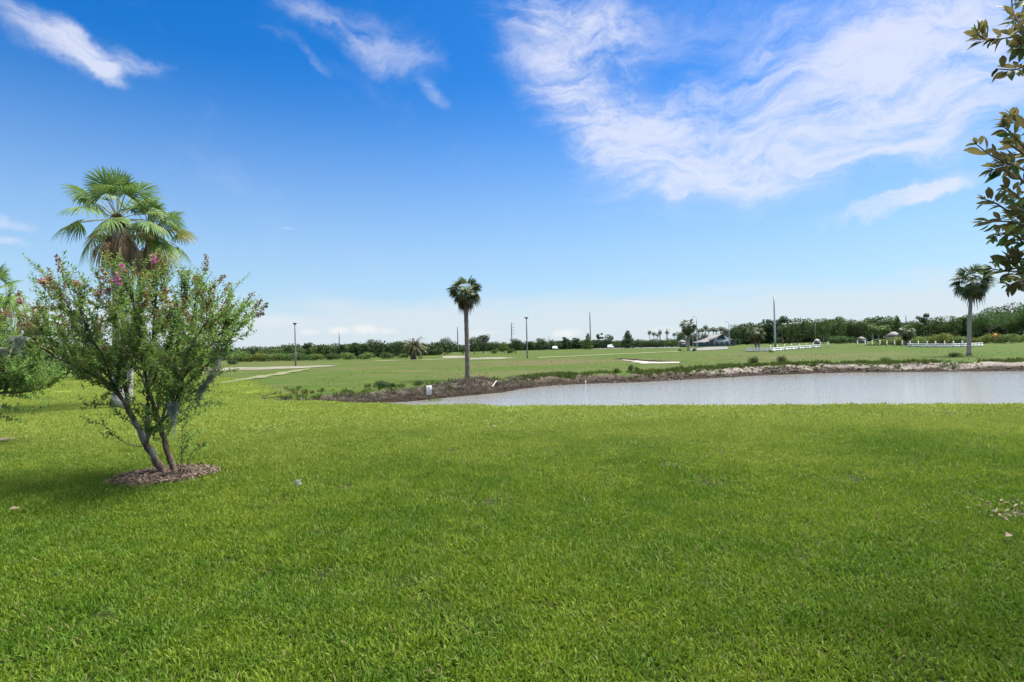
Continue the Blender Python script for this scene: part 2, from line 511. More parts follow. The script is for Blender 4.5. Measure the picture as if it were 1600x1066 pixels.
def build_ground():
    ys = np.concatenate([np.linspace(-60, 2, 26), np.arange(2.25, 20, 0.25), np.arange(20, 48, 0.2), 48 * 1.03 ** np.arange(0, 136)])
    cols = np.linspace(-1, 1, 500)
    X = np.array([np.maximum(45, 1.25 * y + 20) * cols for y in ys])
    Y = np.repeat(ys[:, None], len(cols), 1)
    Z = height(X.ravel(), Y.ravel()).reshape(X.shape)
    n, m = X.shape
    i, j = np.meshgrid(np.arange(n - 1), np.arange(m - 1), indexing='ij')
    a = i * m + j
    f = np.stack([np.stack([a, a + 1, a + m + 1], -1), np.stack([a, a + m + 1, a + m], -1)], 2).reshape(-1, 3)
    mb = MB()
    x, y, z = X.ravel(), Y.ravel(), Z.ravel()
    mb.add(np.stack([x, y, z], 1), f)
    o = mb.build('ground', M['ground'], smooth=True)
    me = o.data
    lawn = (y < np.interp(x, LAWN[:, 0], LAWN[:, 1]) + 1.0).astype(float)
    # soften the mowing line
    yl = np.interp(x, LAWN[:, 0], LAWN[:, 1])
    lawn = 1 - sstep(-0.5, 1.6, y - yl)
    ins, dn, df = pond(x, y)
    w = sstep(0.35, 0.65, dn / (dn + df + 1e-6))
    wid = 1.25 + 0.6 * sstep(12, 18, x)
    dirt = np.where(ins, 1.0, (1 - sstep(wid * 0.7, wid * 1.4, df)) * w)
    mound = np.exp(-(((x + 1.8) / 2.6) ** 2 + ((y - 30.2) / 1.6) ** 2))
    dirt = np.maximum(dirt, np.clip(mound * 1.3, 0, 1))
    # wet dark foot of the bank, pale dried top towards the right
    pale = sstep(7, 17, x) * sstep(0.45, 1.0, df) * (1 - sstep(2.5, 3.5, df))
    dirt = np.maximum(dirt, 0.62 * np.exp(-(((x - 4.65) / 0.7) ** 2 + ((y - 5.05) / 0.45) ** 2)))
    c = np.stack([lawn, dirt, pale, np.ones_like(x)], 1).astype(np.float32)
    at_ = me.attributes.new('zones', 'FLOAT_COLOR', 'POINT')
    at_.data.foreach_set('color', c.ravel())
    a3 = me.attributes.new('thatch', 'FLOAT', 'POINT')
    a3.data.foreach_set('value', (1 - sstep(10, 17, y)).astype(np.float32))
    dry = np.zeros_like(x)
    for (px, py, rx, ry, wgt) in [(860, 566, 9, 4, .8), (930, 563, 8, 3.5, .6), (560, 576, 4, 3, .6), (640, 580, 4, 2.5, .5), (1250, 557, 14, 3.5, .55), (800, 583, 4, 2.5, .35), (700, 573, 6, 3, .3),
                                  (600, 588, 3, 2.0, .4), (1010, 575, 9, 2.2, .35), (1150, 560, 9, 3, .3), (380, 567, 16, 7, .7), (540, 567, 10, 5, .5)]:
        g = gp(px, py)
        dry = np.maximum(dry, wgt * np.exp(-(((x - g[0]) / rx) ** 2 + ((y - g[1]) / ry) ** 2)))
    a2 = me.attributes.new('dry', 'FLOAT', 'POINT')
    a2.data.foreach_set('value', dry.astype(np.float32))
    return tag(o, 'mown lawn, pond bank and golf field as one sheet of ground', 'ground', kind='structure')


build_ground()

wm = MB()
wm.add([(-14, 10, WATER), (120, 10, WATER), (120, 60, WATER), (-14, 60, WATER)], [(0, 1, 2), (0, 2, 3)])
tag(wm.build('pond_water', M['water']), 'grey rippled pond water between the lawn and the far bank', 'water', kind='structure')


def patch(name, pts, mat, label, cat, lift=0.03):
    P = []
    n = len(pts)
    for k in range(n):
        a, b = np.array(pts[k]), np.array(pts[(k + 1) % n])
        m = max(1, int(np.linalg.norm(b - a) / 6))
        for q in range(m):
            P.append(gp(*(a + (b - a) * q / m)))
    P = np.array(P)
    P[:, :2] += rng.normal(size=(len(P), 2)) * np.array([0.5, 0.22])
    P[:, 2] = height(P[:, 0], P[:, 1]) + lift
    me = bpy.data.meshes.new(name)
    me.from_pydata([tuple(p) for p in P], [], [tuple(range(len(P)))])
    me.update()
    if me.polygons[0].normal.z < 0:
        me.flip_normals()
    me.materials.append(mat)
    o = bpy.data.objects.new(name, me)
    COL.objects.link(o)
    return tag(o, label, cat, kind='structure')


patch('sandy_track', [(318, 575.5), (420, 573.5), (470, 572.4), (522, 571), (526, 572.6), (476, 575.4), (432, 577.6), (380, 578.6), (318, 580.5)], M['sand_path'],
      'pale sandy track crossing the field behind the crape myrtle', 'track')
patch('cart_path', [(352, 597.2), (372, 594), (420, 586.3), (468, 578.4), (480, 576.4), (482, 577.4), (425, 588), (374, 596.4), (352, 599.6)], M['worn_path'],
      'thin pale cart path curving along the edge of the lawn', 'path', 0.04)
patch('cart_path', [(585, 563.9), (640, 562.3), (690, 561.1), (690, 562.2), (640, 563.5), (586, 565)], M['worn_path'],
      'thin pale path line in front of the date palm', 'path', 0.04)
patch('sand_patch', [(688, 557), (712, 556), (735, 556.6), (727, 559.6), (700, 560.4), (686, 559.4)], M['sand_path'], 'pale bare sand patch left of the tall central palm trunk', 'sand')
patch('sand_patch', [(738, 559.7), (772, 558.6), (808, 559.6), (775, 561.6), (742, 562)], M['sand_path'], 'pale bare sand patch right of the central palm trunk', 'sand')
patch('cart_path', [(836, 558.8), (900, 556), (960, 553.2), (1040, 549.8), (1062, 548.6), (1062, 549.6), (1000, 552.6), (940, 555.2), (880, 558), (840, 560)], M['worn_path'],
      'thin pale cart path running to the palm by the clubhouse', 'path', 0.04)
patch('road', [(928, 543.9), (990, 541.9), (1062, 542.2), (1062, 543.6), (985, 544.6), (930, 545.6)], M['asphalt'], 'pale grey road in front of the conical dark tree', 'road', 0.05)
patch('car_park', [(1080, 548), (1088, 544.4), (1108, 542.8), (1134, 542.0), (1140, 543.2), (1134, 545.9), (1108, 547.4)], M['asphalt'], 'grey paved area in front of the clubhouse', 'car park', 0.05)
patch('lane', [(-60, 597), (0, 593), (60, 589), (130, 586), (150, 586.5), (135, 589.5), (60, 593.5), (0, 598), (-60, 603)], M['sand_path'], 'pale lane behind the lawn at the left edge', 'lane')
patch('sand_bunker', [(968, 562.6), (985, 563.6), (1008, 565.4), (1035, 565.9), (1058, 566.2), (1050, 568.4), (1012, 568.4), (985, 567)], M['sand'], 'white sand bunker in the fairway beyond the pond', 'bunker', 0.04)


def bunker_lip():
    mb = MB()
    line = [gp(*p) for p in [(960, 561.4), (972, 561.8), (990, 562.8), (1010, 564.4), (1035, 565.0), (1062, 565.6)]]
    P = np.array(line)
    prof = [(0.0, 0.0), (0.02, 0.13), (0.2, 0.14), (0.6, -0.03)]
    hs = np.array([0.3, 1.0, 1.0, 0.9, 0.7, 0.15])
    V = np.array([[(p[0], p[1] + a, p[2] + b * h) for a, b in prof] for p, h in zip(P, hs)]).reshape(-1, 3)
    f = []
    for i in range(len(P) - 1):
        for j in range(3):
            a = i * 4 + j
            f += [(a, a + 4, a + 5), (a, a + 5, a + 1)]
    mb.add(V, f)
    return tag(mb.build('bunker_lip', M['soil'], smooth=True), 'dark earth lip along the back of the sand bunker', 'bunker lip', kind='structure')


bunker_lip()


def disc_patch(name, c, rx, ry, mat, label, cat, lift=0.012, rise=0.03):
    mb = MB()
    n, rr = 40, 5
    v = [(c[0], c[1], hz(c[0], c[1]) + lift + rise)]
    wob = 1 + 0.10 * np.sin(np.arange(n) * 1.1) + rng.normal(size=n) * 0.04
    for r in range(1, rr + 1):
        for k in range(n):
            a = k / n * 2 * math.pi
            x, y = c[0] + math.cos(a) * rx * r / rr * wob[k], c[1] + math.sin(a) * ry * r / rr * wob[k]
            v.append((x, y, hz(x, y) + lift + rise * (1 - (r / rr) ** 2)))
    f = [(0, 1 + k, 1 + (k + 1) % n) for k in range(n)]
    for r in range(rr - 1):
        for k in range(n):
            a, b = 1 + r * n + k, 1 + r * n + (k + 1) % n
            f += [(a, a + n, b + n), (a, b + n, b)]
    mb.add(v, f)
    o = mb.build(name, mat, smooth=True)
    return tag(o, label, cat, kind='structure')


BED_RX, BED_RY = 0.64, 0.58
disc_patch('mulch_bed', MULCH, BED_RX, BED_RY, M['mulch'], 'brown mulch ring round the foot of the crape myrtle', 'mulch bed')
G2 = gp(-34, 692)
disc_patch('mulch_bed', G2, 0.62, 0.6, M['mulch'], 'brown mulch ring under the crape myrtle at the left edge', 'mulch bed')


def chips(c, rx, ry, n, label):
    mb = MB()
    a, r = rng.random(n) * 2 * math.pi, np.sqrt(rng.random(n)) * 1.02
    x, y = c[0] + np.cos(a) * r * rx, c[1] + np.sin(a) * r * ry
    P = np.stack([x, y, height(x, y) + 0.03 + 0.03 * (1 - r ** 2) + rng.random(n) * 0.012], 1)
    D = rdir(n)
    D[:, 2] *= 0.25
    Nn = rdir(n) * 0.4 + np.array([0, 0, 1])
    mb.leaves(P, D, Nn, 0.03 + rng.random(n) * 0.06, 0.008 + rng.random(n) * 0.018, rng.random(n), 0.1, 0.05)
    tag(mb.build('mulch_chips', M['mulch_chip']), label, 'mulch', kind='stuff')


chips(MULCH, BED_RX, BED_RY, 2600, 'loose bark chips and dry leaves on the crape myrtle mulch ring')


chips(np.array([4.6, 5.05]), 0.55, 0.34, 120, 'dry leaves and bits on the bare soil at the right edge')


# ------------------------------------------------------------------ grass (stuff)
def blade_patch(name, rad, n, lmin, lmax, wmin, wmax, seed, segs=3):
    r = np.random.default_rng(seed)
    mb = MB()
    a, q = r.random(n) * 2 * math.pi, np.sqrt(r.random(n)) * rad
    base = np.stack([np.cos(a) * q, np.sin(a) * q, np.full(n, -0.004)], 1)
    # blades lean in loose clumps
    cl = (base[:, :2] / rad * 2.2).round()
    la = (np.sin(cl[:, 0] * 12.9 + cl[:, 1] * 78.2 + seed) * 43758.5) % (2 * math.pi) + r.normal(size=n) * 0.9
    lean = np.clip(0.55 + r.normal(size=n) * 0.3, 0.08, 1.3)
    L = lmin + (lmax - lmin) * r.random(n)
    W = wmin + (wmax - wmin) * r.random(n)
    t = np.linspace(0, 1, segs + 1)
    H = np.stack([np.cos(la), np.sin(la)], 1)
    S = np.stack([-np.sin(la), np.cos(la), np.zeros(n)], 1)
    tw = r.normal(size=n) * 0.5
    S = S * np.cos(tw)[:, None] + np.stack([H[:, 0], H[:, 1], np.zeros(n)], 1) * np.sin(tw)[:, None]
    rows = []
    for ti in t[:-1]:
        ang = lean * (0.5 + 0.75 * ti)
        c = base + np.concatenate([H * (np.sin(ang) * L * ti)[:, None], (np.cos(ang) * L * ti)[:, None]], 1)
        hw = (W * 0.5 * (1 - 0.55 * ti ** 2))[:, None]
        rows += [c - S * hw, c + S * hw]
    ang = lean * 1.25
    rows.append(base + np.concatenate([H * (np.sin(ang) * L)[:, None], (np.cos(ang) * L)[:, None]], 1))
    k = len(rows)
    V = np.stack(rows, 1).reshape(-1, 3)
    f = []
    for s in range(segs - 1):
        f += [(2 * s, 2 * s + 1, 2 * s + 3), (2 * s, 2 * s + 3, 2 * s + 2)]
    f.append((2 * segs - 2, 2 * segs - 1, 2 * segs))
    f = np.array(f)
    F = (np.arange(n)[:, None, None] * k + f[None]).reshape(-1, 3)
    tint = np.repeat(r.random(n), k)
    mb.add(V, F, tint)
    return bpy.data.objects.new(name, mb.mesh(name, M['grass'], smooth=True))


def scatter(name, P, rot, scl, templates, label, cat='grass'):
    """one object: copies of a few tufts on points"""
    c = bpy.data.collections.new(name + '_tufts')
    for t in templates:
        c.objects.link(t)
    me = bpy.data.meshes.new(name)
    me.vertices.add(len(P))
    me.vertices.foreach_set('co', np.asarray(P, np.float32).ravel())
    for nm, typ, val in (('rz', 'FLOAT', rot), ('sc', 'FLOAT', scl)):
        a = me.attributes.new(nm, typ, 'POINT')
        a.data.foreach_set('value', np.asarray(val, np.float32))
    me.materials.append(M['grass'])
    o = bpy.data.objects.new(name, me)
    COL.objects.link(o)
    ng = bpy.data.node_groups.new(name, 'GeometryNodeTree')
    ng.interface.new_socket('Geometry', in_out='INPUT', socket_type='NodeSocketGeometry')
    ng.interface.new_socket('Geometry', in_out='OUTPUT', socket_type='NodeSocketGeometry')
    gi, go = ng.nodes.new('NodeGroupInput'), ng.nodes.new('NodeGroupOutput')
    ci = ng.nodes.new('GeometryNodeCollectionInfo')
    ci.inputs['Collection'].default_value = c
    ci.inputs['Separate Children'].default_value = True
    ci.inputs['Reset Children'].default_value = True
    iop = ng.nodes.new('GeometryNodeInstanceOnPoints')
    iop.inputs['Pick Instance'].default_value = True
    ri = ng.nodes.new('FunctionNodeRandomValue')
    ri.data_type = 'INT'
    for s in ri.inputs:
        if s.name == 'Max' and s.type == 'INT':
            s.default_value = len(templates) - 1
        if s.name == 'Min' and s.type == 'INT':
            s.default_value = 0
    na = {}
    for nm in ('rz', 'sc'):
        na[nm] = ng.nodes.new('GeometryNodeInputNamedAttribute')
        na[nm].data_type = 'FLOAT'
        na[nm].inputs['Name'].default_value = nm
    cx = ng.nodes.new('ShaderNodeCombineXYZ')
    L = ng.links.new
    L(gi.outputs[0], iop.inputs['Points'])
    L(ci.outputs[0], iop.inputs['Instance'])
    L([s for s in ri.outputs if s.type == 'INT'][0], iop.inputs['Instance Index'])
    L(na['rz'].outputs[0], cx.inputs['Z'])
    L(cx.outputs[0], iop.inputs['Rotation'])
    L(na['sc'].outputs[0], iop.inputs['Scale'])
    L(iop.outputs[0], go.inputs[0])
    md = o.modifiers.new('tufts', 'NODES')
    md.node_group = ng
    return tag(o, label, cat, kind='stuff')


def lawn_points(y0, y1, dens, slope=1.02, pad=0.7, jitter=True):
    n = int(dens * (slope * (y1 ** 2 - y0 ** 2) + 2 * pad * (y1 - y0)))
    y = np.sqrt(rng.random(n) * (y1 ** 2 - y0 ** 2) + y0 ** 2)
    x = (rng.random(n) * 2 - 1) * (slope * y + pad)
    keep = y < np.interp(x, LAWN[:, 0], LAWN[:, 1]) + 0.9
    d1 = ((x - MULCH[0]) / (BED_RX * 0.97)) ** 2 + ((y - MULCH[1]) / (BED_RY * 0.97)) ** 2
    d2 = ((x - G2[0]) / 0.6) ** 2 + ((y - G2[1]) / 0.58) ** 2
    bare = ((x - 4.65) / 0.5) ** 2 + ((y - 5.05) / 0.26) ** 2 + rng.normal(size=n) * 0.55
    keep &= (d1 > 1) & (d2 > 1) & (bare > 1)
    x, y = x[keep], y[keep]
    thin = fbm(x * 1.3 + 40, y * 1.3, 3)
    k2 = rng.random(len(x)) < 0.85 + 0.5 * sstep(0.25, 0.5, thin)
    x, y, thin = x[k2], y[k2], thin[k2]
    sc = (0.60 + 0.85 * fbm(x * 3.1, y * 3.1 + 9, 3)) * (0.9 + rng.random(len(x)) * 0.25)
    return np.stack([x, y, height(x, y)], 1), rng.random(len(x)) * 6.283, sc


tn = [blade_patch('near_tuft', 0.16, 118, 0.028, 0.064, 0.0055, 0.0105, s) for s in range(1, 7)]
tf = [blade_patch('mid_tuft', 0.27, 210, 0.030, 0.062, 0.007, 0.013, s, 2) for s in range(11, 15)]
tl = [blade_patch('far_tuft', 0.55, 260, 0.035, 0.062, 0.012, 0.022, s, 2) for s in range(21, 24)]
P, rz_, sc_ = lawn_points(1.2, 5.6, 100)
scatter('lawn_grass', P, rz_, sc_, tn, 'dense short green grass blades of the lawn nearest the viewer')
P, rz_, sc_ = lawn_points(5.4, 11.5, 34)
scatter('lawn_grass', P, rz_, sc_, tf, 'short green grass of the lawn round the crape myrtle')
P, rz_, sc_ = lawn_points(25.5, 50, 3.2)
scatter('lawn_grass', P, rz_, sc_ * 1.25, tl[:2], 'pale green grass of the lawn stretching back behind the crape myrtle')
P, rz_, sc_ = lawn_points(11.2, 26, 8)
scatter('lawn_grass', P, rz_, sc_, tl, 'short pale green grass along the back of the lawn')


# ------------------------------------------------------------------ palms
def fan(mb, stalk, p0, d, plen, rad, nseg, droop, tint, span=1.9, prad=0.012, curl=0.25):
    """one fan leaf: stalk from p0 along d, then pleated pointed segments"""
    d = unit(d)
    side = unit(np.cross(d, [0, 0, 1.0]) + 1e-4)
    up = np.cross(side, d)
    t = np.linspace(0, 1, 6)[:, None]
    sag = np.array([0, 0, -1.0]) * plen * 0.12
    pts = p0 + d * plen * t + sag * t ** 2
    stalk.tube(pts, np.linspace(prad, prad * 0.55, 6), 4, cap=False)
    hub = pts[-1]
    f = unit(pts[-1] - pts[-2])
    nrm = unit(np.cross(side, f))
    f = unit(f - nrm * curl)
    ro = rng.normal() * 0.45
    side = side * math.cos(ro) + nrm * math.sin(ro)
    nrm = unit(np.cross(side, f))
    th = np.linspace(-span, span, nseg) + rng.normal(size=nseg) * 0.035
    dth = 2 * span / nseg
    D = np.cos(th)[:, None] * f + np.sin(th)[:, None] * side
    Sd = -np.sin(th)[:, None] * f + np.cos(th)[:, None] * side
    Ln = rad * (0.72 + 0.28 * np.cos(th * 0.8)) * (0.9 + rng.random(nseg) * 0.18)
    fold = np.abs(th)[:, None] * nrm * 0.10
    D = unit(D - fold)
    g = np.array([0, 0, -1.0])
    w1 = np.minimum(0.5 * rad * dth, 0.2 * rad)
    pl = (np.arange(nseg) % 2 - 0.5)[:, None] * nrm * w1 * 0.35
    l = Ln[:, None]
    base = np.repeat(hub[None], nseg, 0)
    m = hub + D * l * 0.5 + g * droop * l * 0.10
    q = hub + D * l * 0.78 + g * droop * l * (0.34 + 0.15 * rng.random((nseg, 1)))
    e = hub + D * l * 0.97 + g * droop * l * (0.75 + 0.45 * rng.random((nseg, 1)))
    V = np.stack([base, m - Sd * w1 * 0.5 + pl, m + Sd * w1 * 0.5 - pl, q - Sd * w1 * 0.34, q + Sd * w1 * 0.34, e], 1).reshape(-1, 3)
    F0 = np.array([(0, 1, 2), (1, 3, 4), (1, 4, 2), (3, 5, 4)])
    F = (np.arange(nseg)[:, None, None] * 6 + F0).reshape(-1, 3)
    T = np.clip(tint + rng.normal(size=nseg) * 0.10, 0, 1)
    mb.add(V, F, np.repeat(T, 6))


def palm_trunk(parent, h, r0, r1, mat, lean=(0, 0), wob=0.03, boots=0):
    mb = MB()
    n = 24
    t = np.linspace(0, 1, n)
    pts = np.stack([lean[0] * t ** 1.5 + np.sin(t * 5) * wob * r0, lean[1] * t ** 1.5, h * t - 0.06 * (t == 0)], 1)
    rad = r0 + (r1 - r0) * t
    rad = rad * (1 + 0.35 * np.exp(-t * 16)) * (1 + 0.05 * np.sin(np.arange(n) * 2.6))
    mb.tube(pts, rad, 14)
    o = mb.build('trunk', mat, parent, smooth=True)
    return pts[-1]


def sabal(label, h, r0, crad, leaf_n=34, dead_n=9, trunk='sabal_trunk', nseg=22, lean=(0, 0), leafmat='sabal_leaf', group=None, droop=0.55, low=-0.75, name='palm_tree'):
    """cabbage palm: straight trunk, ball of fan leaves, some brown ones hanging below"""
    root = thing(name, label, 'palm tree', (0, 0, 0), group=group)
    top = palm_trunk(root, h, r0, r0 * 0.78, M[trunk], lean)
    lv, st, dl, ds = MB(), MB(), MB(), MB()
    for k in range(leaf_n):
        u = (k + 0.5) / leaf_n
        el = math.asin(max(-0.95, min(0.98, 0.97 - (0.97 - low) * u))) + rng.normal() * 0.12
        az = k * 2.39996 + rng.normal() * 0.25
        d = np.array([math.cos(el) * math.cos(az), math.cos(el) * math.sin(az), math.sin(el)])
        c = crad * (0.9 + rng.random() * 0.22)
        fan(lv, st, top + np.array([0, 0, 0.08 * crad]), d, c * 0.58, c * 0.50, nseg, droop * (0.6 + 0.6 * u), rng.random() * 0.62 + 0.28 * (rng.random() < 0.15), 1.75, r0 * 0.09)
    for k in range(dead_n):
        az = k * 2.39996 * 1.3 + rng.normal() * 0.4
        el = -0.75 - rng.random() * 0.6
        d = np.array([math.cos(el) * math.cos(az), math.cos(el) * math.sin(az), math.sin(el)])
        fan(dl, ds, top, d, crad * 0.38, crad * (0.38 + rng.random() * 0.2), max(8, nseg // 2), 0.9, rng.random(), 1.2, r0 * 0.08)
    lv.build('fronds', M[leafmat], root)
    st.build('leaf_stalks', M['stalk'], root)
    if dead_n:
        dl.build('dead_fronds', M['dead_leaf'], root)
    return root


def put(root, g, rz=0.0):
    root.location = tuple(g)
    root.rotation_euler = (0, 0, rz)
    return root


# tall central palm on the mound
g = gp(731, 592.5)
put(sabal('tall straight cabbage palm on the brown mound at the pond edge', float(at(729, 455, g[1])[2] - g[2]), 0.155, 1.12, 46, 22, nseg=16, lean=(-0.02, 0), droop=0.18, low=-0.80), g)
# right palm
g = gp(1514, 555.5)
put(sabal('stout cabbage palm with pale trunk on the far bank, right of the white fence', float(at(1521, 440, g[1])[2] - g[2]), 0.165, 1.72, 54, 10, 'sabal_trunk_pale', 18, lean=(0.50, 0), droop=0.2, low=-0.72), g, 0)
# palm by the clubhouse
g = gp(1076, 548)
put(sabal('rusty cabbage palm with thin pale trunk in front of the clubhouse', float(at(1075, 509, g[1])[2] - g[2]), 0.24, 1.75, 36, 26, 'sabal_trunk_pale', 16, droop=0.3), g)
# pair at the end of the white fence
g = gp(1181, 549)
put(sabal('drooping cabbage palm with olive crown at the left end of the white fence', float(at(1180, 520, g[1])[2] - g[2]), 0.16, 1.5, 30, 16, 'sabal_trunk_pale', 16, droop=0.45, low=-0.55), g)
g = gp(1186, 547)
put(sabal('smaller cabbage palm behind the palm at the left end of the white fence', float(at(1188, 522, g[1])[2] - g[2]), 0.15, 1.35, 26, 14, 'sabal_trunk_pale', 14, droop=0.45, low=-0.55), g)
# palm inside the lime shrubs on the right
g = np.array([*at(1417, 541, 92)[:2], 0]); g[2] = hz(g[0], g[1])
put(sabal('low bushy cabbage palm with brown skirt among the lime shrubs', float(at(1417, 518, 92)[2] - g[2]), 0.2, 1.35, 30, 24, nseg=14, droop=0.5, low=-0.5), g)
# three pale-trunked palms before the right wood
for px, ty, lb in ((1364, 512, 'leftmost of three small pale trunked palms before the right wood'), (1373, 514, 'middle one of three small pale trunked palms before the right wood'),
                   (1384, 513, 'rightmost of three small pale trunked palms before the right wood')):
    p = at(px, 533, 160); p[2] = hz(p[0], p[1])
    put(sabal(lb, float(at(px, ty, 160)[2] - p[2]), 0.24, 1.45, 24, 5, 'sabal_trunk_pale', 12, leafmat='tree_light', droop=0.9, group='three pale trunked palms'), p)


def washingtonia(label, base, crown, leaf_n, crad, seed, skirt=True, r0=0.2):
    root = thing('fan_palm', label, 'palm tree', tuple(base))
    rel = np.asarray(crown, float) - np.asarray(base, float)
    top = palm_trunk(root, rel[2], r0, r0 * 0.72, M['wash_trunk'], (rel[0], rel[1]))
    lv, st, dl, ds = MB(), MB(), MB(), MB()
    for k in range(leaf_n):
        u = (k + 0.5) / leaf_n
        el = 1.45 - 1.85 * u + rng.normal() * 0.16
        az = k * 2.39996 + seed + rng.normal() * 0.3
        d = np.array([math.cos(el) * math.cos(az), math.cos(el) * math.sin(az), math.sin(el)])
        c = crad * (0.85 + rng.random() * 0.3)
        fan(lv, st, top, d, c * 0.70, c * 0.46, 28, 0.05 + 0.45 * u, min(1, 0.15 + rng.random() * 0.6 + 0.42 * (u > 0.62) * rng.random()), 1.8, 0.02, 0.3)
    for k in range(34 if skirt else 8):
        az = k * 2.39996 + rng.normal() * 0.3
        el = -0.95 - rng.random() * 0.5
        d = np.array([math.cos(el) * math.cos(az), math.cos(el) * math.sin(az), math.sin(el)])
        fan(dl, ds, top + np.array([0, 0, -0.06]), d, crad * (0.25 + 0.25 * rng.random()), crad * (0.32 + rng.random() * 0.2), 16, 0.8, rng.random(), 0.9, 0.018, 0.1)
    # dark fibrous head under the leaves
    hd = MB()
    n = 900
    Dd = rdir(n)
    Pq = top + np.array([0, 0, -0.16]) + Dd * np.array([0.19, 0.19, 0.24])
    hd.leaves(Pq, Dd * 0.6 + np.array([0, 0, 0.9]), Dd, 0.16, 0.022, rng.random(n) * 0.5, 0.1, 0)
    lv.build('fronds', M['wash_leaf'], root)
    st.build('leaf_stalks', M['stalk'], root)
    dl.build('dead_fronds', M['wash_dead'], root)
    ds.build('dead_stalks', M['dead_stalk'], root)
    hd.build('fibre_head', M['dead_leaf'], root)
    return root


wb = gp(186, 637)
washingtonia('tall fan palm with white trunk and brown skirt behind the crape myrtle', wb, at(184, 343, wb[1]), 30, 1.65, 0.4)
wb2 = gp(199, 630)
washingtonia('shorter fan palm with tan drooping fronds leaning right behind the crape myrtle', wb2, at(236, 366, wb2[1]), 27, 1.6, 2.2, True, 0.15)
wb3 = np.array([*at(-14, 630, 20)[:2], 0]); wb3[2] = hz(wb3[0], wb3[1])
washingtonia('fan palm cut off by the left edge of the picture', wb3, at(-16, 462, 20), 26, 1.2, 1.1)


def slim_palm_proto():
    root = thing('slim_palm', 'tall slim palm near the clubhouse', 'palm tree', (0, 0, 0), group='row of slim palms')
    top = palm_trunk(root, 6.0, 0.16, 0.10, M['sabal_trunk_pale'])
    lv, st = MB(), MB()
    for k in range(18):
        u = (k + 0.5) / 18
        el = 1.2 - 2.0 * u + rng.normal() * 0.1
        az = k * 2.39996
        d = np.array([math.cos(el) * math.cos(az), math.cos(el) * math.sin(az), math.sin(el)])
        fan(lv, st, top, d, 0.5, 0.62, 9, 0.7, rng.random() * 0.7, 1.6, 0.02)
    lv.build('fronds', M['sabal_leaf'], root)
    st.build('leaf_stalks', M['stalk'], root)
    return root


slim = slim_palm_proto()
ORD = ['first', 'second', 'third', 'fourth', 'fifth', 'sixth', 'seventh', 'eighth', 'ninth', 'tenth', 'eleventh', 'twelfth', 'thirteenth', 'fourteenth', 'fifteenth', 'sixteenth',
       'seventeenth', 'eighteenth', 'nineteenth', 'twentieth', 'twenty-first', 'twenty-second', 'twenty-third', 'twenty-fourth', 'twenty-fifth', 'twenty-sixth']
first = True
for k, (px, ty) in enumerate([(1015.6, 519), (1022, 521), (1027.6, 523), (1032, 519), (1043, 519), (1054, 522)]):
    dpt = 225 + (k * 37 % 11)
    p = at(px, 540, dpt); p[2] = hz(p[0], p[1])
    s = float(at(px, ty, dpt)[2] - p[2]) / 6.0
    lb = f'slim tall palm, {ORD[k]} from the left in the row over the dark hedge'
    if first:
        slim.location = tuple(p); slim.scale = (0.95, 0.95, s); slim['label'] = lb; slim['group'] = 'slim palms over the dark hedge'
        first = False
    else:
        dup(slim, tuple(p), k * 1.3, (0.95, 0.95, s), lb, 'slim palms over the dark hedge')
for k, (px, ty) in enumerate([(1071, 514), (1083, 514), (1092, 516), (1098, 515), (1103, 511), (1108, 515), (1115, 514), (1120.5, 515), (1126.6, 513), (1131, 514), (1136, 516)]):
    dpt = 214 + (k * 29 % 9)
    p = at(px, 540, dpt); p[2] = hz(p[0], p[1])
    s = float(at(px, ty, dpt)[2] - p[2]) / 6.0
    dup(slim, tuple(p), k * 1.7, (1.1, 1.1, s), f'slim tall palm, {ORD[k]} from the left in the row behind the clubhouse', 'slim palms behind the clubhouse')


def date_palm(label, g, trunk_h, frond):
    root = thing('date_palm', label, 'palm tree', tuple(g))
    mb = MB()
    t = np.linspace(0, 1, 12)
    mb.tube(np.stack([0 * t, 0 * t, trunk_h * t - 0.05], 1), 0.30 + 0.08 * np.sin(t * 3) + 0.1 * t, 10)
    mb.build('trunk', M['sabal_trunk'], root, smooth=True)
    lv, st = MB(), MB()
    for k in range(50):
        u = (k + 0.5) / 50
        el = 1.35 - 1.75 * u + rng.normal() * 0.1
        az = k * 2.39996
        hd = np.array([math.cos(az), math.sin(az), 0])
        L = frond * (0.85 + rng.random() * 0.25)
        q = np.linspace(0, 1, 14)
        ang = el - q * (0.9 + 0.5 * u)
        ds_ = L / 13
        pts = np.array([0, 0, trunk_h]) + np.cumsum(np.stack([np.cos(ang) * ds_ * hd[0], np.cos(ang) * ds_ * hd[1], np.sin(ang) * ds_], 1), 0)
        st.tube(pts, np.linspace(0.035, 0.008, 14), 3, cap=False)
        tg = unit(np.gradient(pts, axis=0))
        side = np.cross(tg, [0, 0, 1.0])
        side = unit(side + 1e-5)
        for s in (-1, 1):
            for rep in (0.0, 0.5):
                Pp = pts[2:] + tg[2:] * ds_ * rep
                Dd = side[2:] * s + tg[2:] * 0.8 + np.array([0, 0, -0.25])
                lv.leaves(Pp, Dd, np.cross(Dd, tg[2:]), 0.42 * (1 - 0.5 * q[2:]), 0.07, rng.random(12), 0.1, 0.15)
    lv.build('fronds', M['date_leaf'], root)
    st.build('leaf_stalks', M['dead_stalk'], root)
    return root


g = gp(647, 562.3)
date_palm('short stocky date palm with arching feather fronds on the field', g, float(at(647, 544, g[1])[2] - g[2]), 2.1)


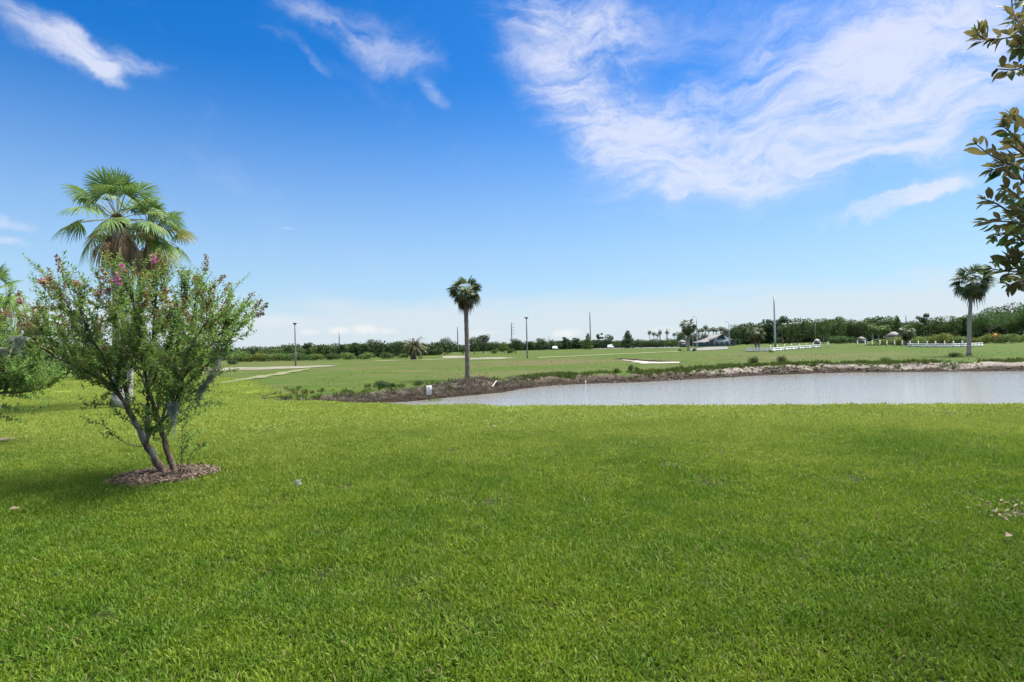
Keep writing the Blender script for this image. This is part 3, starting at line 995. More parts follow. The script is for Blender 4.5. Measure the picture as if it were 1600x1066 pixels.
# ------------------------------------------------------------------ broadleaf trees, far off
def lobes_for(kind, r):
    """list of (centre, radii) in a crown of unit height"""
    if kind == 'round':
        L = [((0, 0, 0.60), (0.30, 0.30, 0.30))]
        for k in range(13):
            a = k * 2.4 + r.random()
            q = 0.22 + 0.15 * r.random()
            L.append(((math.cos(a) * q, math.sin(a) * q, 0.22 + 0.60 * r.random()), tuple(np.array([0.19, 0.19, 0.14]) * (0.8 + 0.5 * r.random()))))
    elif kind == 'tall':
        L = []
        for k in range(10):
            a = k * 2.4 + r.random()
            zz = 0.16 + 0.77 * (k / 9)
            q = 0.20 * (1 - abs(zz - 0.6)) * (0.5 + 0.6 * r.random())
            L.append(((math.cos(a) * q, math.sin(a) * q, zz), tuple(np.array([0.14, 0.14, 0.11]) * (0.75 + 0.5 * r.random()))))
    elif kind == 'cone':
        L = []
        for k in range(11):
            zz = 0.10 + 0.82 * k / 10
            a = k * 2.4
            q = 0.10 * (1 - zz)
            w = 0.34 * (1 - zz) + 0.05
            L.append(((math.cos(a) * q, math.sin(a) * q, zz), (w, w, 0.12)))
    elif kind == 'open':
        L = []
        for k in range(7):
            a = k * 2.4 + r.random()
            q = 0.24 * r.random() + 0.05
            L.append(((math.cos(a) * q, math.sin(a) * q, 0.66 + 0.27 * r.random()), tuple(np.array([0.15, 0.15, 0.075]) * (0.7 + 0.5 * r.random()))))
    elif kind == 'wide':
        L = []
        for k in range(15):
            a = k * 2.4 + r.random()
            q = 0.62 * math.sqrt(r.random())
            L.append(((math.cos(a) * q, math.sin(a) * q, 0.30 + (0.58 - 0.35 * q) * r.random() + 0.05), tuple(np.array([0.25, 0.25, 0.13]) * (0.75 + 0.5 * r.random()))))
    else:  # shrub
        L = []
        for k in range(10):
            a = k * 2.4 + r.random()
            q = 0.55 * math.sqrt(r.random())
            L.append(((math.cos(a) * q, math.sin(a) * q, 0.28 + 0.38 * r.random() * (1 - q)), tuple(np.array([0.33, 0.33, 0.30]) * (0.75 + 0.5 * r.random()))))
    return L


def crown_arrays(kind, n, size, seed):
    r = np.random.default_rng(seed)
    L = lobes_for(kind, r)
    wts = np.array([x[1][0] * x[1][2] for x in L])
    cnt = np.maximum(20, (wts / wts.sum() * n).astype(int))
    P, D, Nn, T = [], [], [], []
    for (c, rad), m in zip(L, cnt):
        u = unit(r.normal(size=(m, 3)))
        q = np.where(r.random(m) < 0.75, 0.82 + 0.28 * r.random(m), r.random(m) ** 0.5)
        ti = r.random() * 0.35
        P.append(np.array(c) + u * q[:, None] * np.array(rad))
        Nn.append(unit(u + r.normal(size=(m, 3)) * 0.55 + np.array([0, 0, 0.3])))
        D.append(unit(r.normal(size=(m, 3)) + np.array([0, 0, -0.25])))
        T.append(np.clip(ti + r.random(m) * 0.65, 0, 1))
    P, D, Nn, T = map(np.concatenate, (P, D, Nn, T))
    P[:, 2] /= np.quantile(P[:, 2], 0.995)
    keep = P[:, 2] > 0.01
    P, D, Nn, T = P[keep], D[keep], Nn[keep], T[keep]
    Lr = size * (0.7 + 0.7 * r.random(len(P)))
    return P - D * Lr[:, None] * 0.5, D, Nn, Lr, Lr * 0.62, T, L


TREES = {}


def tree_proto(kind, mat, seed, n=1500, size=0.055, bark='bark', trunk=True):
    """unit-height tree meshes: trunk with limbs, and crown"""
    P, D, Nn, L, W, T, lob = crown_arrays(kind, n, size, seed)
    c = MB()
    c.leaves(P, D, Nn, L, W, T, 0.15, 0.1)
    cm = c.mesh('crown', M[mat])
    tm = None
    if trunk:
        t = MB()
        q = np.linspace(0, 1, 8)
        topz = max(l[0][2] for l in lob) * 0.85
        t.tube(np.stack([0.015 * np.sin(q * 4 + seed), 0.012 * np.cos(q * 3), topz * q - 0.02], 1), 0.030 * (1 - 0.8 * q) * (1 + 0.6 * np.exp(-q * 14)) + 0.003, 7)
        for l in lob[:8]:
            e = np.array(l[0])
            s = np.array([0, 0, max(0.08, e[2] * 0.5)])
            qq = np.linspace(0, 1, 5)[:, None]
            t.tube(s + (e - s) * qq + np.array([0, 0, 0.04]) * (qq * (1 - qq)), np.linspace(0.014, 0.004, 5), 4, cap=False)
        tm = t.mesh('trunk', M[bark], True)
    return cm, tm


def get_proto(kind, mat, var, bark='bark'):
    key = (kind, mat, var, bark)
    if key not in TREES:
        nn = {'wide': 3400, 'shrub': 1500, 'cone': 1700, 'open': 900}.get(kind, 1700)
        sz = {'wide': 0.045, 'shrub': 0.10, 'open': 0.055}.get(kind, 0.060)
        TREES[key] = tree_proto(kind, mat, hash((kind, var)) % 1000 if False else (var * 37 + len(kind) * 11 + ord(kind[0])), nn, sz, bark, kind not in ('shrub',))
    return TREES[key]


def place_tree(name, kind, mat, var, px, depth, top, label, cat='tree', group=None, wide=1.0, bark='bark', base=None):
    p = at(px, 540, depth) if base is None else np.array(base, float)
    p[2] = hz(p[0], p[1])
    H = float(at(px, top, p[1])[2] - p[2])
    cm, tm = get_proto(kind, mat, var, bark)
    root = thing(name, label, cat, tuple(p), rng.random() * 6.28, group)
    root.scale = (H * wide, H * wide, H)
    o = bpy.data.objects.new('crown', cm)
    COL.objects.link(o)
    o.parent = root
    if tm is not None:
        o = bpy.data.objects.new('trunk', tm)
        COL.objects.link(o)
        o.parent = root
    return root


def woods(name, prof, depth, mat, label, step=3.2, kinds=('round', 'tall'), seed=1, wide=1.25, rows=2, leaf=1.0):
    """a far wood that reads as one mass"""
    r = np.random.default_rng(seed)
    mb = MB()
    xs, ts = np.array(prof)[:, 0], np.array(prof)[:, 1]
    for row in range(rows):
        px = xs[0]
        while px < xs[-1]:
            dd = depth * (1 + 0.10 * row) + r.normal() * depth * 0.02
            top = np.interp(px, xs, ts) + abs(r.normal()) * 2.2
            p = at(px, 540, dd)
            p[2] = hz(p[0], p[1])
            H = float(at(px, top, dd)[2] - p[2])
            if H > 0.5:
                kd = kinds[r.integers(len(kinds))]
                P, D, Nn, L, W, T, _ = crown_arrays(kd, int(650 * leaf), 0.085, int(r.integers(1e6)))
                a = r.random() * 6.28
                Rm = np.array([[math.cos(a), -math.sin(a), 0], [math.sin(a), math.cos(a), 0], [0, 0, 1]])
                sc = np.array([H * wide, H * wide, H])
                sh = r.random() * 0.4
                mb.leaves((P * sc) @ Rm.T + p, D @ Rm.T, Nn @ Rm.T, L * H * 1.15, W * H * 1.15, np.clip(T * 0.6 + sh, 0, 1), 0.15, 0.1)
            if row == 0:
                P, D, Nn, L, W, T, _ = crown_arrays('shrub', int(500 * leaf), 0.13, int(r.integers(1e6)))
                hb = 2.2 + 1.6 * r.random()
                q = at(px, 540, depth * 0.985 + r.normal() * 2)
                q[2] = hz(q[0], q[1]) - 0.1
                mb.leaves(P * np.array([hb * 1.5, hb * 1.2, hb]) + q, D, Nn, L * hb * 1.2, W * hb * 1.2, np.clip(T * 0.7 + r.random() * 0.4, 0, 1), 0.15, 0.1)
            px += step * (0.7 + 0.6 * r.random())
    return tag(mb.build(name, M[mat]), label, 'woods', kind='stuff')


woods('far_wood', [(-90, 538), (0, 536), (120, 541), (365, 549), (400, 547), (480, 545), (540, 546), (600, 541), (650, 544), (690, 546)], 150, 'tree_dark',
      'dark low wood along the horizon left of the central palm', 5.5, seed=4)
woods('far_wood', [(655, 546), (700, 540), (760, 536), (800, 538), (850, 533), (900, 531), (930, 530), (980, 533), (1060, 535), (1100, 526), (1150, 522)], 245, 'tree_dark',
      'dark wood along the horizon between central palm and clubhouse', 4.2, seed=5)
woods('far_wood', [(1140, 516), (1170, 510), (1205, 507), (1250, 506), (1290, 503), (1340, 506), (1385, 502), (1440, 506), (1490, 503), (1540, 497), (1640, 495), (1720, 494)], 300, 'tree_dark',
      'dense dark wood behind the clubhouse and the right fence', 6.0, seed=6, rows=3, leaf=1.5)

# left treeline, front row: (px, top, kind, material, width, description)
LEFT = [(372, 549, 'shrub', 'tree_light', 1.3, 'pale round bush'), (384, 550, 'shrub', 'tree_mid', 1.3, 'round bush'), (396, 542.5, 'round', 'tree_dark', 1.0, 'dark rounded tree'),
        (408, 548, 'round', 'tree_light', 1.2, 'pale bushy tree'), (419, 545.5, 'round', 'tree_mid', 1.2, 'bushy tree'), (431, 546, 'shrub', 'tree_light', 1.2, 'pale bushy tree'),
        (442, 545, 'round', 'tree_mid', 1.1, 'bushy tree'), (453, 541.5, 'round', 'tree_dark', 0.9, 'dark rounded tree'), (466, 545, 'round', 'tree_mid', 1.2, 'bushy tree'),
        (482, 537, 'tall', 'tree_dark', 1.3, 'dark upright tree'), (491, 544, 'round', 'tree_light', 1.1, 'pale bushy tree'), (502, 541, 'tall', 'tree_mid', 1.4, 'upright tree'),
        (513, 541, 'tall', 'tree_mid', 1.3, 'upright tree'), (524, 543, 'round', 'tree_dark', 1.2, 'dark rounded tree'), (537, 540, 'tall', 'tree_dark', 1.4, 'dark upright tree'),
        (548, 539, 'tall', 'tree_mid', 1.3, 'upright tree'), (558, 537, 'tall', 'tree_dark', 1.3, 'dark upright tree'), (569, 538, 'tall', 'tree_dark', 1.4, 'dark upright tree'),
        (583, 532, 'round', 'tree_dark', 0.95, 'big dark rounded tree'), (596, 536, 'cone', 'tree_dark', 0.7, 'pointed dark tree'), (608, 540, 'tall', 'tree_mid', 1.3, 'upright tree'),
        (621, 535.5, 'round', 'tree_dark', 0.9, 'dark rounded tree'), (633, 540, 'round', 'tree_mid', 1.1, 'bushy tree')]
for k, (px, top, kind, mat, wd, ds) in enumerate(LEFT):
    place_tree('shrub' if kind == 'shrub' else 'broadleaf_tree', kind, mat, k % 4, px, 112 + (k * 13 % 17), top - 1.2, f'{ds}, {ORD[k]} from the left in the treeline left of the date palm', 'shrub' if kind == 'shrub' else 'tree',
               'front row of the left treeline', wd)
for k, (px, top, mat, wd) in enumerate([(378, 553, 'tree_light', 1.6), (402, 552, 'shrub_lime', 1.5), (425, 551, 'tree_light', 1.7), (446, 552, 'tree_light', 1.5), (470, 551, 'tree_mid', 1.6),
                                       (494, 553, 'tree_light', 1.6), (519, 552, 'tree_mid', 1.6), (543, 551, 'tree_light', 1.7), (572, 551, 'tree_light', 1.6), (606, 551, 'tree_mid', 1.7), (630, 552, 'tree_light', 1.6)]):
    place_tree('shrub', 'shrub', mat, k % 4, px, 106 + k % 4, top, f'low {"dark" if mat == "tree_mid" else "light"} green shrub, {ORD[k]} from the left along the foot of the left treeline', 'shrub',
               'low shrubs before the left treeline', wd)
MIDT = [(661, 541, 'round', 'tree_mid', 1.2, 'small bushy tree right beside the date palm crown'), (684, 535, 'round', 'tree_dark', 0.9, 'dark tree on the left flank of the broad dome tree'),
        (699, 527.5, 'wide', 'tree_dark', 0.72, 'broad dark dome shaped tree left of the central palm trunk'), (723, 540, 'round', 'tree_mid', 1.1, 'green tree right behind the central palm trunk'),
        (741, 527, 'round', 'tree_mid', 0.8, 'left one of two tall leafy trees right of the central palm'), (755, 523.5, 'round', 'tree_dark', 0.85, 'tallest dark tree right of the central palm'),
        (773, 534, 'round', 'tree_mid', 0.9, 'bushy tree right of the tallest dark tree by the central palm'), (788, 535, 'round', 'tree_light', 1.0, 'pale leafy tree in front of the pole with side arms'),
        (806, 529.5, 'round', 'tree_dark', 1.0, 'dark tree just left of the lamp pole with cap right of the central palm'), (829, 533, 'round', 'tree_dark', 1.1, 'dark tree right of the capped lamp pole'),
        (845, 528.5, 'round', 'tree_dark', 1.0, 'dark domed tree in the middle of the far treeline'), (863, 531, 'round', 'tree_mid', 1.1, 'tree behind the small parked car'),
        (884, 527, 'tall', 'tree_dark', 1.3, 'upright dark tree right of the small parked car'), (900, 528, 'tall', 'tree_mid', 1.4, 'upright green tree left of the bright conical tree'),
        (936, 521, 'open', 'tree_dark', 0.8, 'open topped dark tree right behind the bright conical tree'), (950, 523, 'round', 'tree_dark', 0.9, 'dark tree between the bright cone and the dark conical tree'),
        (966, 532, 'round', 'tree_mid', 1.0, 'low tree touching the dark conical tree on its left'), (1064, 519, 'round', 'tree_mid', 0.8, 'rounded green tree left of the clubhouse palms'),
        (1085, 521, 'round', 'tree_dark', 1.0, 'dark tree behind the first slim clubhouse palms'), (1101, 521, 'round', 'tree_dark', 1.0, 'dark tree behind the middle slim clubhouse palms'),
        (1119, 522, 'round', 'tree_dark', 1.0, 'dark tree behind the clubhouse roof ridge'), (1146, 514, 'round', 'tree_dark', 0.9, 'dark tree right of the clubhouse lamp')]
for k, (px, top, kind, mat, wd, ds) in enumerate(MIDT):
    place_tree('broadleaf_tree', kind, mat, k % 4, px, (142 if px < 820 else 225) + (k * 13 % 17), top, ds, 'tree', None, wd)
place_tree('conical_tree', 'cone', 'tree_light', 1, 919, 205, 521.5, 'bright green cone shaped tree under the pole right of centre', 'tree', None, 0.95)
place_tree('conical_tree', 'cone', 'tree_dark', 2, 981, 208, 517, 'dark blunt cone shaped tree left of the dark hedge', 'tree', None, 1.35)
RIGHT = [(1155, 509, 'round', 'tree_dark', 0.9), (1168, 506.5, 'tall', 'tree_dark', 1.1), (1186, 507, 'tall', 'tree_dark', 1.2), (1203, 501, 'tall', 'tree_dark', 1.1), (1223, 496, 'open', 'tree_dark', 0.8),
         (1234, 509, 'round', 'tree_mid', 1.0), (1248, 499.5, 'round', 'tree_mid', 0.8), (1268, 503, 'round', 'tree_mid', 0.85), (1302, 497, 'open', 'tree_mid', 0.9), (1308, 503, 'round', 'tree_mid', 0.9),
         (1322, 501, 'round', 'tree_mid', 0.8), (1336, 503.5, 'round', 'tree_dark', 0.8), (1350, 502.5, 'round', 'tree_mid', 0.8), (1366, 497, 'tall', 'tree_mid', 1.2), (1385, 496.5, 'round', 'tree_mid', 0.8),
         (1403, 496, 'cone', 'tree_mid', 0.7), (1430, 503, 'round', 'tree_mid', 0.9), (1445, 492, 'open', 'tree_dark', 0.6), (1462, 497, 'round', 'tree_mid', 0.8), (1483, 496, 'round', 'tree_mid', 0.8),
         (1507, 494, 'tall', 'tree_mid', 1.1)]
KN = {'round': 'rounded', 'tall': 'upright', 'open': 'thin topped', 'cone': 'pointed'}
for k, (px, top, kind, mat, wd) in enumerate(RIGHT):
    place_tree('broadleaf_tree', kind, mat, k % 4, px, 245 + (k * 13 % 19), top - 1.5, f'{KN[kind]} {"dark" if mat == "tree_dark" else "green"} tree, {ORD[k]} from the clubhouse along the right wood',
               'tree', 'front row of the right wood', wd * 1.12)
place_tree('broadleaf_tree', 'round', 'tree_mid', 2, 1287, 205, 498, 'tall tree with pale forked trunk standing before the right wood', 'tree', None, 0.62, 'bark_pale')
for px, top, wd, lb in ((1548, 487, 0.85, 'large spreading oak at the left flank of the high wood right of the stout palm'), (1574, 475, 0.85, 'highest spreading oak beyond the field at the right edge'),
                        (1612, 473, 0.85, 'large spreading oak cut off by the right edge'), (1528, 500, 0.8, 'lower oak behind the stout palm trunk'), (1592, 492, 0.7, 'lower oak before the highest oaks')):
    place_tree('oak_tree', 'wide', 'tree_mid', int(px) % 3, px, 205 + (px % 7) * 3, top, lb, 'tree', None, wd)
# lime shrubs behind the fence
LIME = [(1362, 534, 1.5), (1376, 530, 1.3), (1392, 527, 1.3), (1406, 526, 1.2), (1428, 527, 1.3), (1443, 526, 1.2), (1458, 523, 1.1), (1474, 521, 1.1), (1488, 524, 1.2), (1502, 526, 1.2), (1521, 527, 1.2),
        (1540, 524, 1.2), (1556, 521, 1.2), (1573, 522, 1.2), (1590, 524, 1.2), (1608, 522, 1.2)]
for k, (px, top, wd) in enumerate(LIME):
    place_tree('shrub', 'shrub', 'shrub_lime' if k % 4 != 1 else 'tree_light', k % 4, px, 103 + (k * 7 % 9), top, f'lime green shrub, {ORD[k]} from the left behind the right white fence', 'shrub', 'lime shrubs behind the fence', wd)
# dark hedge and low shrubs
for k, px in enumerate((999, 1007, 1015, 1023, 1031, 1038)):
    place_tree('hedge_bush', 'shrub', 'tree_dark', k % 4, px, 206 + k % 3, 532 + k % 2, f'dark clipped hedge bush, {ORD[k]} right of the dark conical tree', 'hedge', 'dark hedge bushes', 0.75)
for k, (px, top, mat, lb) in enumerate([(1305, 526, 'tree_mid', 'rounded shrub left in the dark clump before the right wood'), (1318, 525, 'tree_mid', 'rounded shrub in the middle of the dark clump before the right wood'),
                                        (1334, 526, 'tree_dark', 'rounded shrub right in the dark clump before the right wood'), (798, 544, 'tree_light', 'pale low bush under the pole with side arms'),
                                        (772, 546, 'tree_light', 'pale low bush right of the central palm trunk'), (1049, 530, 'tree_mid', 'shrub between dark hedge and rusty palm'),
                                        (363, 562, 'tree_dark', 'dark low bush with orange tips behind the crape myrtle'), (560, 553, 'shrub_lime', 'olive scrub left of the date palm'), (584, 554, 'shrub_lime', 'brownish scrub nearer the date palm')]):
    dp = 175 if px > 1290 else (150 if 560 < px < 800 else (200 if px > 1000 else (84 if px == 363 else 130)))
    place_tree('shrub', 'shrub', mat, k % 4, px, dp, top, lb, 'shrub', None, 1.2 if px != 560 else 2.0)
# bushes behind the lawn at the far left
for k, (px, top, kind, mat, dp, wd, lb) in enumerate([
        (-40, 545, 'shrub', 'tree_mid', 50, 0.9, 'green bush at the far left end of the lane'), (15, 560, 'shrub', 'tree_light', 48, 0.9, 'pale green bush beside the lane at the left edge'),
        (70, 540, 'round', 'tree_dark', 60, 0.9, 'dark tree over the lane, seen left through the crape myrtle'), (60, 566, 'shrub', 'shrub_lime', 50, 0.9, 'lime bush by the lane seen through the crape myrtle'),
        (110, 548, 'shrub', 'tree_dark', 46, 0.95, 'large dark bush on the lawn edge seen through the crape myrtle'), (150, 552, 'shrub', 'tree_dark', 43, 0.9, 'dark bush beside the white palm trunk'),
        (130, 575, 'shrub', 'tree_mid', 41, 1.0, 'low green bush at the lawn edge left of the white palm trunk'), (240, 548, 'round', 'tree_dark', 120, 1.0, 'dark tree behind the crown of the crape myrtle'),
        (300, 550, 'round', 'tree_mid', 120, 1.0, 'green tree behind the right side of the crape myrtle'), (335, 553, 'shrub', 'tree_mid', 110, 1.1, 'green bush beyond the hanging moss of the crape myrtle')]):
    place_tree('shrub' if kind == 'shrub' else 'broadleaf_tree', kind, mat, k % 4, px, dp, top, lb, 'shrub' if kind == 'shrub' else 'tree', None, wd)


# ------------------------------------------------------------------ crape myrtles
class Plant:
    """woody shoots with opposite leaf pairs"""

    def __init__(s):
        s.stem, s.twig = MB(), MB()
        s.P, s.D, s.N, s.L, s.W, s.T = [], [], [], [], [], []
        s.tips = []

    def leafy(s, pts, gap, size, start=0.15, sparse=1.0, tint=0.0):
        pts = np.asarray(pts)
        seg = np.linalg.norm(np.diff(pts, axis=0), axis=1)
        cum = np.concatenate([[0], np.cumsum(seg)])
        n = max(2, int(cum[-1] * (1 - start) / gap))
        q = np.linspace(cum[-1] * start, cum[-1], n)
        B = np.stack([np.interp(q, cum, pts[:, k]) for k in range(3)], 1)
        tg = unit(np.stack([np.interp(q, cum, np.gradient(pts[:, k], cum)) for k in range(3)], 1))
        a0 = rng.random() * 6.28
        ref = unit(np.cross(tg, [0.3, 0.2, 0.93]) + 1e-4)
        bi = np.cross(tg, ref)
        for s_ in (0, math.pi):
            a = a0 + np.arange(n) * 1.2 + s_ + rng.normal(size=n) * 0.25
            rad = np.cos(a)[:, None] * ref + np.sin(a)[:, None] * bi
            keep = rng.random(n) < sparse
            d = unit(rad + tg * 0.55 + np.array([0, 0, 0.05]) + rng.normal(size=(n, 3)) * 0.18)
            nn = unit(tg * 0.7 - rad * 0.4 + np.array([0, 0, 0.6]) + rng.normal(size=(n, 3)) * 0.3)
            l = size * (0.7 + 0.5 * rng.random(n)) * (1 - 0.35 * (q / cum[-1]) ** 3)
            s.P.append(B[keep]); s.D.append(d[keep]); s.N.append(nn[keep]); s.L.append(l[keep]); s.W.append(l[keep] * 0.52)
            s.T.append(np.clip(rng.random(keep.sum()) * 0.75 + tint + 0.25 * (rng.random(keep.sum()) < 0.05) + 0.18 * (q[keep] / cum[-1]) ** 4, 0, 1))

    def shoot(s, p, d, length, r, up=0.25, wob=0.12, n=7):
        pts = [np.asarray(p, float)]
        d = unit(d)
        for k in range(n):
            d = unit(d + np.array([0, 0, up / n]) + rng.normal(size=3) * wob * 0.5)
            pts.append(pts[-1] + d * length / n)
        pts = np.array(pts)
        s.twig.tube(pts, np.linspace(r, r * 0.35, len(pts)), 4, cap=False)
        return pts

    def foliage(s, parent, mat):
        mb = MB()
        mb.leaves(*(np.concatenate(a) for a in (s.P, s.D, s.N, s.L, s.W, s.T)), 0.12, 0.12)
        return mb.build('foliage', M[mat], parent)


def panicle_mesh(mb, p, d, length, width, n, tint0=0.0):
    """a loose cone of small buds or petals round a shoot tip"""
    d = unit(d)
    q = rng.random(n)
    r_ = (1 - q * 0.75) * width * np.sqrt(rng.random(n))
    ref = unit(np.cross(d, [0.2, 0.9, 0.3]))
    bi = np.cross(d, ref)
    a = rng.random(n) * 6.28
    P = p + d * (q * length)[:, None] + (np.cos(a) * r_)[:, None] * ref + (np.sin(a) * r_)[:, None] * bi
    mb.leaves(P, rdir(n), rdir(n), 0.018 + 0.014 * rng.random(n), 0.016 + 0.008 * rng.random(n), np.clip(tint0 + rng.random(n), 0, 1), 0.1, 0.1)


def smooth_poly(pts, m=4):
    pts = np.asarray(pts, float)
    n = len(pts)
    if n < 3:
        return pts
    out = []
    for i in range(n - 1):
        p0, p1, p2, p3 = pts[max(i - 1, 0)], pts[i], pts[i + 1], pts[min(i + 2, n - 1)]
        for k in range(m):
            t = k / m
            out.append(0.5 * ((2 * p1) + (-p0 + p2) * t + (2 * p0 - 5 * p1 + 4 * p2 - p3) * t * t + (-p0 + 3 * p1 - 3 * p2 + p3) * t ** 3))
    out.append(pts[-1])
    return np.array(out)


def myrtle(label, base, stems, leaf_from, lat_n, lat_len, tw_n, leaf, flowers, center, seed, low_twigs=(), sparse=1.0, top_len=(0.30, 0.62)):
    """stems: list of (points in world, r0, r1, lateral factor)"""
    root = thing('crape_myrtle', label, 'tree', tuple(base))
    b = np.asarray(base, float)
    pl = Plant()
    tipshoots = []
    for pts, r0, r1, lf in stems:
        sp = smooth_poly(np.asarray(pts) - b, 5)
        sp = sp + rng.normal(size=sp.shape) * 0.006
        pl.stem.tube(sp, np.linspace(r0, r1, len(sp)) * (1 + 0.08 * np.sin(np.arange(len(sp)) * 1.7)), 8)
        if lf <= 0:
            continue
        n = int(lat_n * lf)
        L = len(sp)
        axis_d = unit(sp[-1] - sp[-4])
        # the leader runs on past the stem's end
        ld = pl.shoot(sp[-1], axis_d * 0.8 + np.array([0, 0, 0.75]), rng.uniform(*top_len), r1 * 0.8, 0.3, 0.10, 9)
        pl.leafy(ld, 0.030, leaf * 0.9, 0.05, 0.95, 0.05)
        tipshoots.append(ld)
        for k in range(n):
            t = leaf_from + (1 - leaf_from) * (k + rng.random()) / n
            i = min(L - 2, int(t * (L - 1)))
            p = sp[i]
            tg = unit(sp[i + 1] - sp[i])
            outw = unit((p - (np.asarray(center) - b)) * np.array([1, 1, 0.4]) + 1e-4)
            d = unit(tg * 0.40 + rdir() * 0.70 + outw * 0.26 + np.array([0, 0, 0.55]))
            ln = rng.uniform(*lat_len) * (1.15 - 0.4 * t)
            s1 = pl.shoot(p, d, ln, 0.0065, 0.7, 0.16)
            pl.leafy(s1, 0.030, leaf, 0.12, sparse)
            tipshoots.append(s1)
            for _ in range(tw_n):
                j = rng.integers(1, len(s1) - 1)
                td = unit(s1[j + 1] - s1[j])
                s2 = pl.shoot(s1[j], td * 0.5 + rdir() * 0.8 + outw * 0.2 + np.array([0, 0, 0.2]), rng.uniform(0.18, 0.42), 0.003, 0.25, 0.25, 5)
                pl.leafy(s2, 0.027, leaf * 0.9, 0.08, sparse)
                tipshoots.append(s2)
    for pts in low_twigs:
        sp = smooth_poly(np.asarray(pts) - b, 4)
        pl.twig.tube(sp, np.linspace(0.007, 0.002, len(sp)), 4, cap=False)
        pl.leafy(sp, 0.032, leaf * 1.15, 0.35, 1.0)
        for q in range(3):
            j = len(sp) * (3 + q) // 6
            s2 = pl.shoot(sp[min(j, len(sp) - 2)], unit(sp[-1] - sp[0]) * 0.8 + rdir() * 0.6, 0.16, 0.003, 0.1, 0.2, 4)
            pl.leafy(s2, 0.03, leaf * 1.1, 0.1)
    pl.stem.build('trunk', M['myrtle_bark'], root, smooth=True)
    pl.twig.build('twigs', M['myrtle_twig'], root, smooth=True)
    pl.foliage(root, 'myrtle_leaf')
    pm = MB()
    zs = np.array([s[-1][2] for s in tipshoots])
    for s in tipshoots:
        if s[-1][2] > np.quantile(zs, 0.45) and rng.random() < 0.13:
            panicle_mesh(pm, s[-2], s[-1] - s[-2], 0.16 + 0.08 * rng.random(), 0.055, 90)
    pm.build('dried_panicles', M['panicle'], root)
    for w, ln, wd in flowers:
        fm = MB()
        w = np.asarray(w, float) - b
        panicle_mesh(fm, w - np.array([0, 0, ln * 0.5]), np.array([rng.normal() * 0.3, rng.normal() * 0.3, 1]), ln, wd, int(260 * wd / 0.07))
        # the twig that carries it
        near = min(tipshoots, key=lambda s: np.linalg.norm(s[-1] - w))
        pl2 = smooth_poly([near[-1], (near[-1] + w) / 2 + np.array([0, 0, -0.02]), w - np.array([0, 0, ln * 0.5])], 3)
        fm.tube(pl2, 0.003, 4, 0.0, cap=False)
        fm.build('flower_cluster', M['myrtle_flower'], root)
    return root, tipshoots


def bark_lichen():
    m, nt, out = newmat('myrtle_bark')
    g = N(nt, 'ShaderNodeTexCoord').outputs['Object']
    mp = N(nt, 'ShaderNodeMapping', {'Vector': g, 'Scale': (1, 1, 0.4)}).outputs[0]
    n1 = noise(nt, mp, 14, 5, 0.7)
    n2 = noise(nt, g, 5.5, 5, 0.7)
    col = mixc(nt, ramp01(nt, n1, 0.3, 0.7), (0.040, 0.028, 0.019), (0.15, 0.11, 0.075))
    col = mixc(nt, math_(nt, 'MULTIPLY', ramp01(nt, n2, 0.50, 0.60), 0.8), col, (0.20, 0.215, 0.175))
    p = N(nt, 'ShaderNodeBsdfPrincipled', {'Base Color': col, 'Roughness': 0.9, 'Specular IOR Level': 0.2})
    b = N(nt, 'ShaderNodeBump', {'Strength': 0.8, 'Distance': 0.02, 'Height': n1})
    nt.links.new(b.outputs[0], p.inputs['Normal'])
    nt.links.new(p.outputs[0], out.inputs[0])
    return m


M['myrtle_bark'] = bark_lichen()
M['myrtle_twig'] = plain_mat('myrtle_twig', (0.15, 0.11, 0.07), (0.27, 0.21, 0.14), 10, 0.8)

